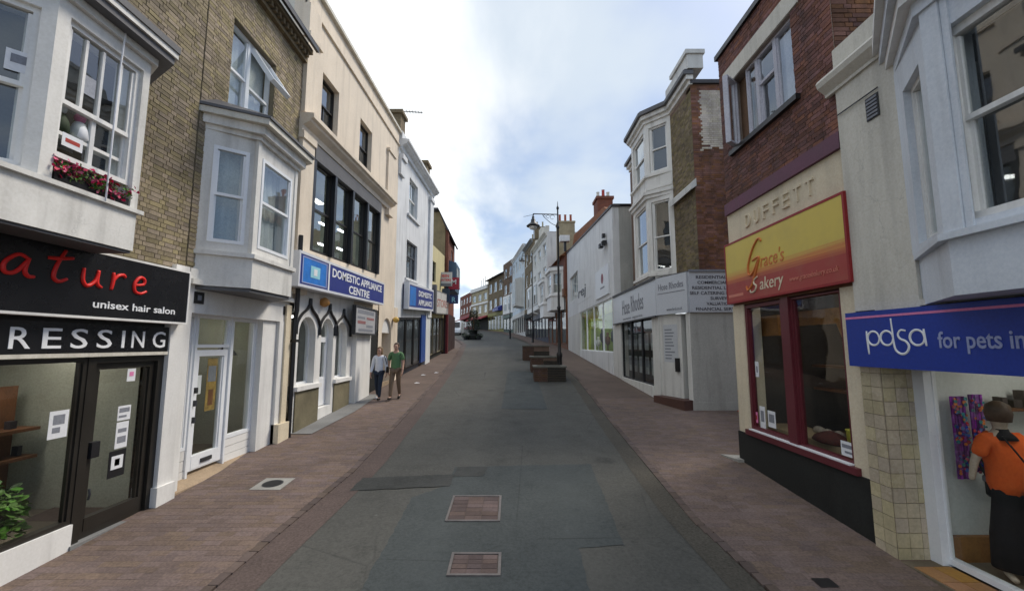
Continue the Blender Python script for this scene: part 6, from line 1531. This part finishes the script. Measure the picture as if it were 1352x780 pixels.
# litter on the left pavement
for i, (x, y) in enumerate(((-3.75, 17.2), (-4.0, 19.6), (-3.55, 20.4))):
    tt = thing('litter', ('nearest', 'middle', 'farthest')[i] + ' scrap of white paper lying on the left pavement', 'litter', (x, y, g0(y)))
    b = MB(); z = g0(y) + .004; b.v = [Vector((x - .10, y - .06, z)), Vector((x + .09, y - .08, z + .012)), Vector((x + .12, y + .07, z + .006)), Vector((x - .02, y + .03, z + .035)), Vector((x - .09, y + .08, z + .01))]; b.f = [(0, 1, 3), (1, 2, 3), (2, 4, 3), (4, 0, 3)]; b.build('paper', PAPER, tt)

# ------------------------------------------------------------ the couple walking down the left pavement
def person(p, h, label, shirt, legs, hairm, long_sleeve, shorts, female, stride=1):
    k = h / 1.75; t = thing('person', label, 'person', p)
    S_ = .93 if female else 1.0
    v = lambda x, y, z: (x * k * S_, y * k, z * k)
    f, r = -.20 * stride, .22 * stride                # left foot / right foot along y (walking towards -y)
    J = {'pelvis': (v(0, 0, .95), (.135 * k * S_, .10 * k)), 'waist': (v(0, 0, 1.10), (.12 * k * S_, .09 * k)), 'chest': (v(0, .0, 1.30), (.15 * k * S_, .105 * k)), 'collar': (v(0, 0, 1.43), (.09 * k, .07 * k)), 'neck': (v(0, -.005, 1.50), .052 * k), 'jaw': (v(0, -.025, 1.575), (.062 * k, .072 * k)), 'brow': (v(0, -.01, 1.66), (.075 * k, .092 * k)), 'crown': (v(0, .0, 1.715), (.055 * k, .065 * k)), 'nose': (v(0, -.115, 1.60), .011 * k)}
    E_2 = [('pelvis', 'waist'), ('waist', 'chest'), ('chest', 'collar'), ('collar', 'neck'), ('neck', 'jaw'), ('jaw', 'brow'), ('brow', 'crown'), ('jaw', 'nose')]
    for sd, sg, sw, ft in (('l', 1, -.10 * stride, f), ('r', -1, .10 * stride, r)):
        arm = -sw * .9
        J.update({'sh' + sd: (v(sg * .185, 0, 1.405), .058 * k), 'el' + sd: (v(sg * .235, arm * .4 + .03, 1.13), .042 * k), 'wr' + sd: (v(sg * .25, arm * 1.2 - .04, .90), .028 * k), 'pa' + sd: (v(sg * .252, arm * 1.3 - .055, .83), (.022 * k, .036 * k)),
                  'hi' + sd: (v(sg * .085, 0, .90), .088 * k), 'kn' + sd: (v(sg * .09, ft * .45 - .05, .50), .056 * k), 'an' + sd: (v(sg * .09, ft, .085 + (.05 if ft > 0 else 0)), .038 * k), 'to' + sd: (v(sg * .10, ft - .15, .035 + (.0 if ft > 0 else .02)), .034 * k)})
        E_2 += [('collar', 'sh' + sd), ('sh' + sd, 'el' + sd), ('el' + sd, 'wr' + sd), ('wr' + sd, 'pa' + sd), ('pelvis', 'hi' + sd), ('hi' + sd, 'kn' + sd), ('kn' + sd, 'an' + sd), ('an' + sd, 'to' + sd)]
        pa = J['pa' + sd][0]
        for i in range(5):
            fx, ln = (-.030 + .02 * i, (.07, .085, .09, .082, .06)[i]) if i else (-.04, .05)
            a = (pa[0] - sg * .004, pa[1] + fx * k, pa[2] - .03 * k); c = (a[0] - sg * .014 * k, a[1] + (-.02 * k if i == 0 else 0), a[2] - ln * .55 * k); e = (c[0] - sg * .02 * k, c[1], c[2] - ln * .4 * k)
            for nm, pt, rr in (('f%d' % i, a, .011), ('g%d' % i, c, .0095), ('h%d' % i, e, .008)): J[nm + sd] = (pt, rr * k)
            E_2 += [('pa' + sd, 'f%d' % i + sd), ('f%d' % i + sd, 'g%d' % i + sd), ('g%d' % i + sd, 'h%d' % i + sd)]
    skin('body', J, E_2, SKIN, t)
    def sub_(keys, g):
        out = {}
        for q in keys:
            pt, rr = J[q]; out[q] = (pt, rr + g if isinstance(rr, float) else tuple(x + g for x in rr))
        return out
    ks = ['pelvis', 'waist', 'chest', 'collar', 'shl', 'ell', 'shr', 'elr']; ed = [('pelvis', 'waist'), ('waist', 'chest'), ('chest', 'collar'), ('collar', 'shl'), ('shl', 'ell'), ('collar', 'shr'), ('shr', 'elr')]
    if long_sleeve: ks += ['wrl', 'wrr']; ed += [('ell', 'wrl'), ('elr', 'wrr')]
    T_ = sub_(ks, .020 * k)
    if not long_sleeve:
        for sd in 'lr':
            a, c = Vector(J['sh' + sd][0]), Vector(J['el' + sd][0]); T_['el' + sd] = (tuple(a.lerp(c, .80)), .066 * k)
            T_['sh' + sd] = (T_['sh' + sd][0], .070 * k)
    T_['pelvis'] = (v(0, 0, .86), (.19 * k * S_, .155 * k)); T_['waist'] = (v(0, 0, 1.02), ((.160 if female else .172) * k * S_, .130 * k)); T_['collar'] = (v(0, 0, 1.425), (.085 * k, .08 * k))
    skin('shirt', T_, ed, shirt, t)
    ks = ['pelvis', 'hil', 'knl', 'hir', 'knr'] + ([] if shorts else ['anl', 'anr']); ed = [('pelvis', 'hil'), ('hil', 'knl'), ('pelvis', 'hir'), ('hir', 'knr')] + ([] if shorts else [('knl', 'anl'), ('knr', 'anr')])
    L_ = sub_(ks, .018 * k); L_['pelvis'] = (J['pelvis'][0], (.150 * k * S_, .115 * k))
    if shorts:
        for sd in 'lr': a, c = Vector(J['kn' + sd][0]), Vector(J['an' + sd][0]); L_['kn' + sd] = (tuple(a.lerp(c, .22)), .092 * k); L_['hi' + sd] = (L_['hi' + sd][0], .108 * k)
    skin('shorts' if shorts else 'trousers', L_, ed, legs, t)
    o = Vector(p)
    for sd in 'lr':
        a = o + Vector(J['an' + sd][0]); c = o + Vector(J['to' + sd][0])
        MB().tube([(a.x, a.y + .06 * k, a.z - .045 * k), (a.x, a.y, a.z - .03 * k), ((a.x + c.x) / 2, (a.y + c.y) / 2, (a.z + c.z) / 2 - .01), (c.x, c.y - .02, c.z)], [.035 * k, .048 * k, .046 * k, .034 * k], 10, .85).build('shoe', SHOE if not female or sd == 'l' else PAPER, t, True)
    hb = o + Vector(v(0, .012, 1.66))
    if female: MB().lathe((hb.x, hb.y + .02, hb.z - .22 * k), [(.05 * k, 0), (.098 * k, .04 * k), (.10 * k, .16 * k), (.102 * k, .24 * k), (.085 * k, .295 * k), (.04 * k, .325 * k), (.01, .33 * k)], 14, .95, .85).build('hair', hairm, t, True)
    else: MB().lathe((hb.x, hb.y + .015, hb.z - .04 * k), [(.075 * k, 0), (.092 * k, .03 * k), (.09 * k, .08 * k), (.065 * k, .125 * k), (.02 * k, .14 * k)], 14, .92, 1.05).build('hair', hairm, t, True)
    for sx in (-1, 1):
        c = o + Vector(v(sx * .030, -.098, 1.632)); MB().lathe((c.x, c.y, c.z - .009), [(.003, 0), (.010, .006), (.010, .012), (.003, .018)], 8).build('eye', BLACK, t)
        c = o + Vector(v(sx * .082, .0, 1.60)); MB().lathe((c.x, c.y, c.z), [(.006, 0), (.016, .015), (.020, .045), (.008, .06)], 8, .5, 1).build('ear', SKIN, t)
    c = o + Vector(v(0, -.098, 1.557)); MB().box(c.x - .022, c.x + .022, c.y - .004, c.y + .01, c.z - .005, c.z + .005).build('mouth', mat('lip', (.30, .10, .09), .6, .1, bump=0), t)
    return t
w_ = person((-4.20, 13.75, g0(13.75)), 1.64, 'woman with fair hair in white long-sleeved top and blue jeans', WSHIRT, JEANS, HAIRL, True, False, True, 1)
w_ = person((-3.70, 13.85, g0(13.85)), 1.77, 'man with dark hair in green T-shirt and brown trousers', GSHIRT, BSHORT, HAIRB, False, False, False, -1)
tt = thing('shoulder_bag', 'dark strap bag hanging behind the shoulder of the woman in white', 'bag', (-3.97, 13.85, 1.9))
MB().tube(spline([(-4.02, 13.66, 2.20), (-3.98, 13.70, 2.05), (-3.965, 13.84, 1.85), (-4.0, 13.93, 2.05), (-4.04, 13.84, 2.22)]), .012, 5).build('strap', SHOE, tt)
MB().box(-4.0, -3.93, 13.76, 13.94, 1.66, 1.86).build('body', SHOE, tt, bevel=.02)
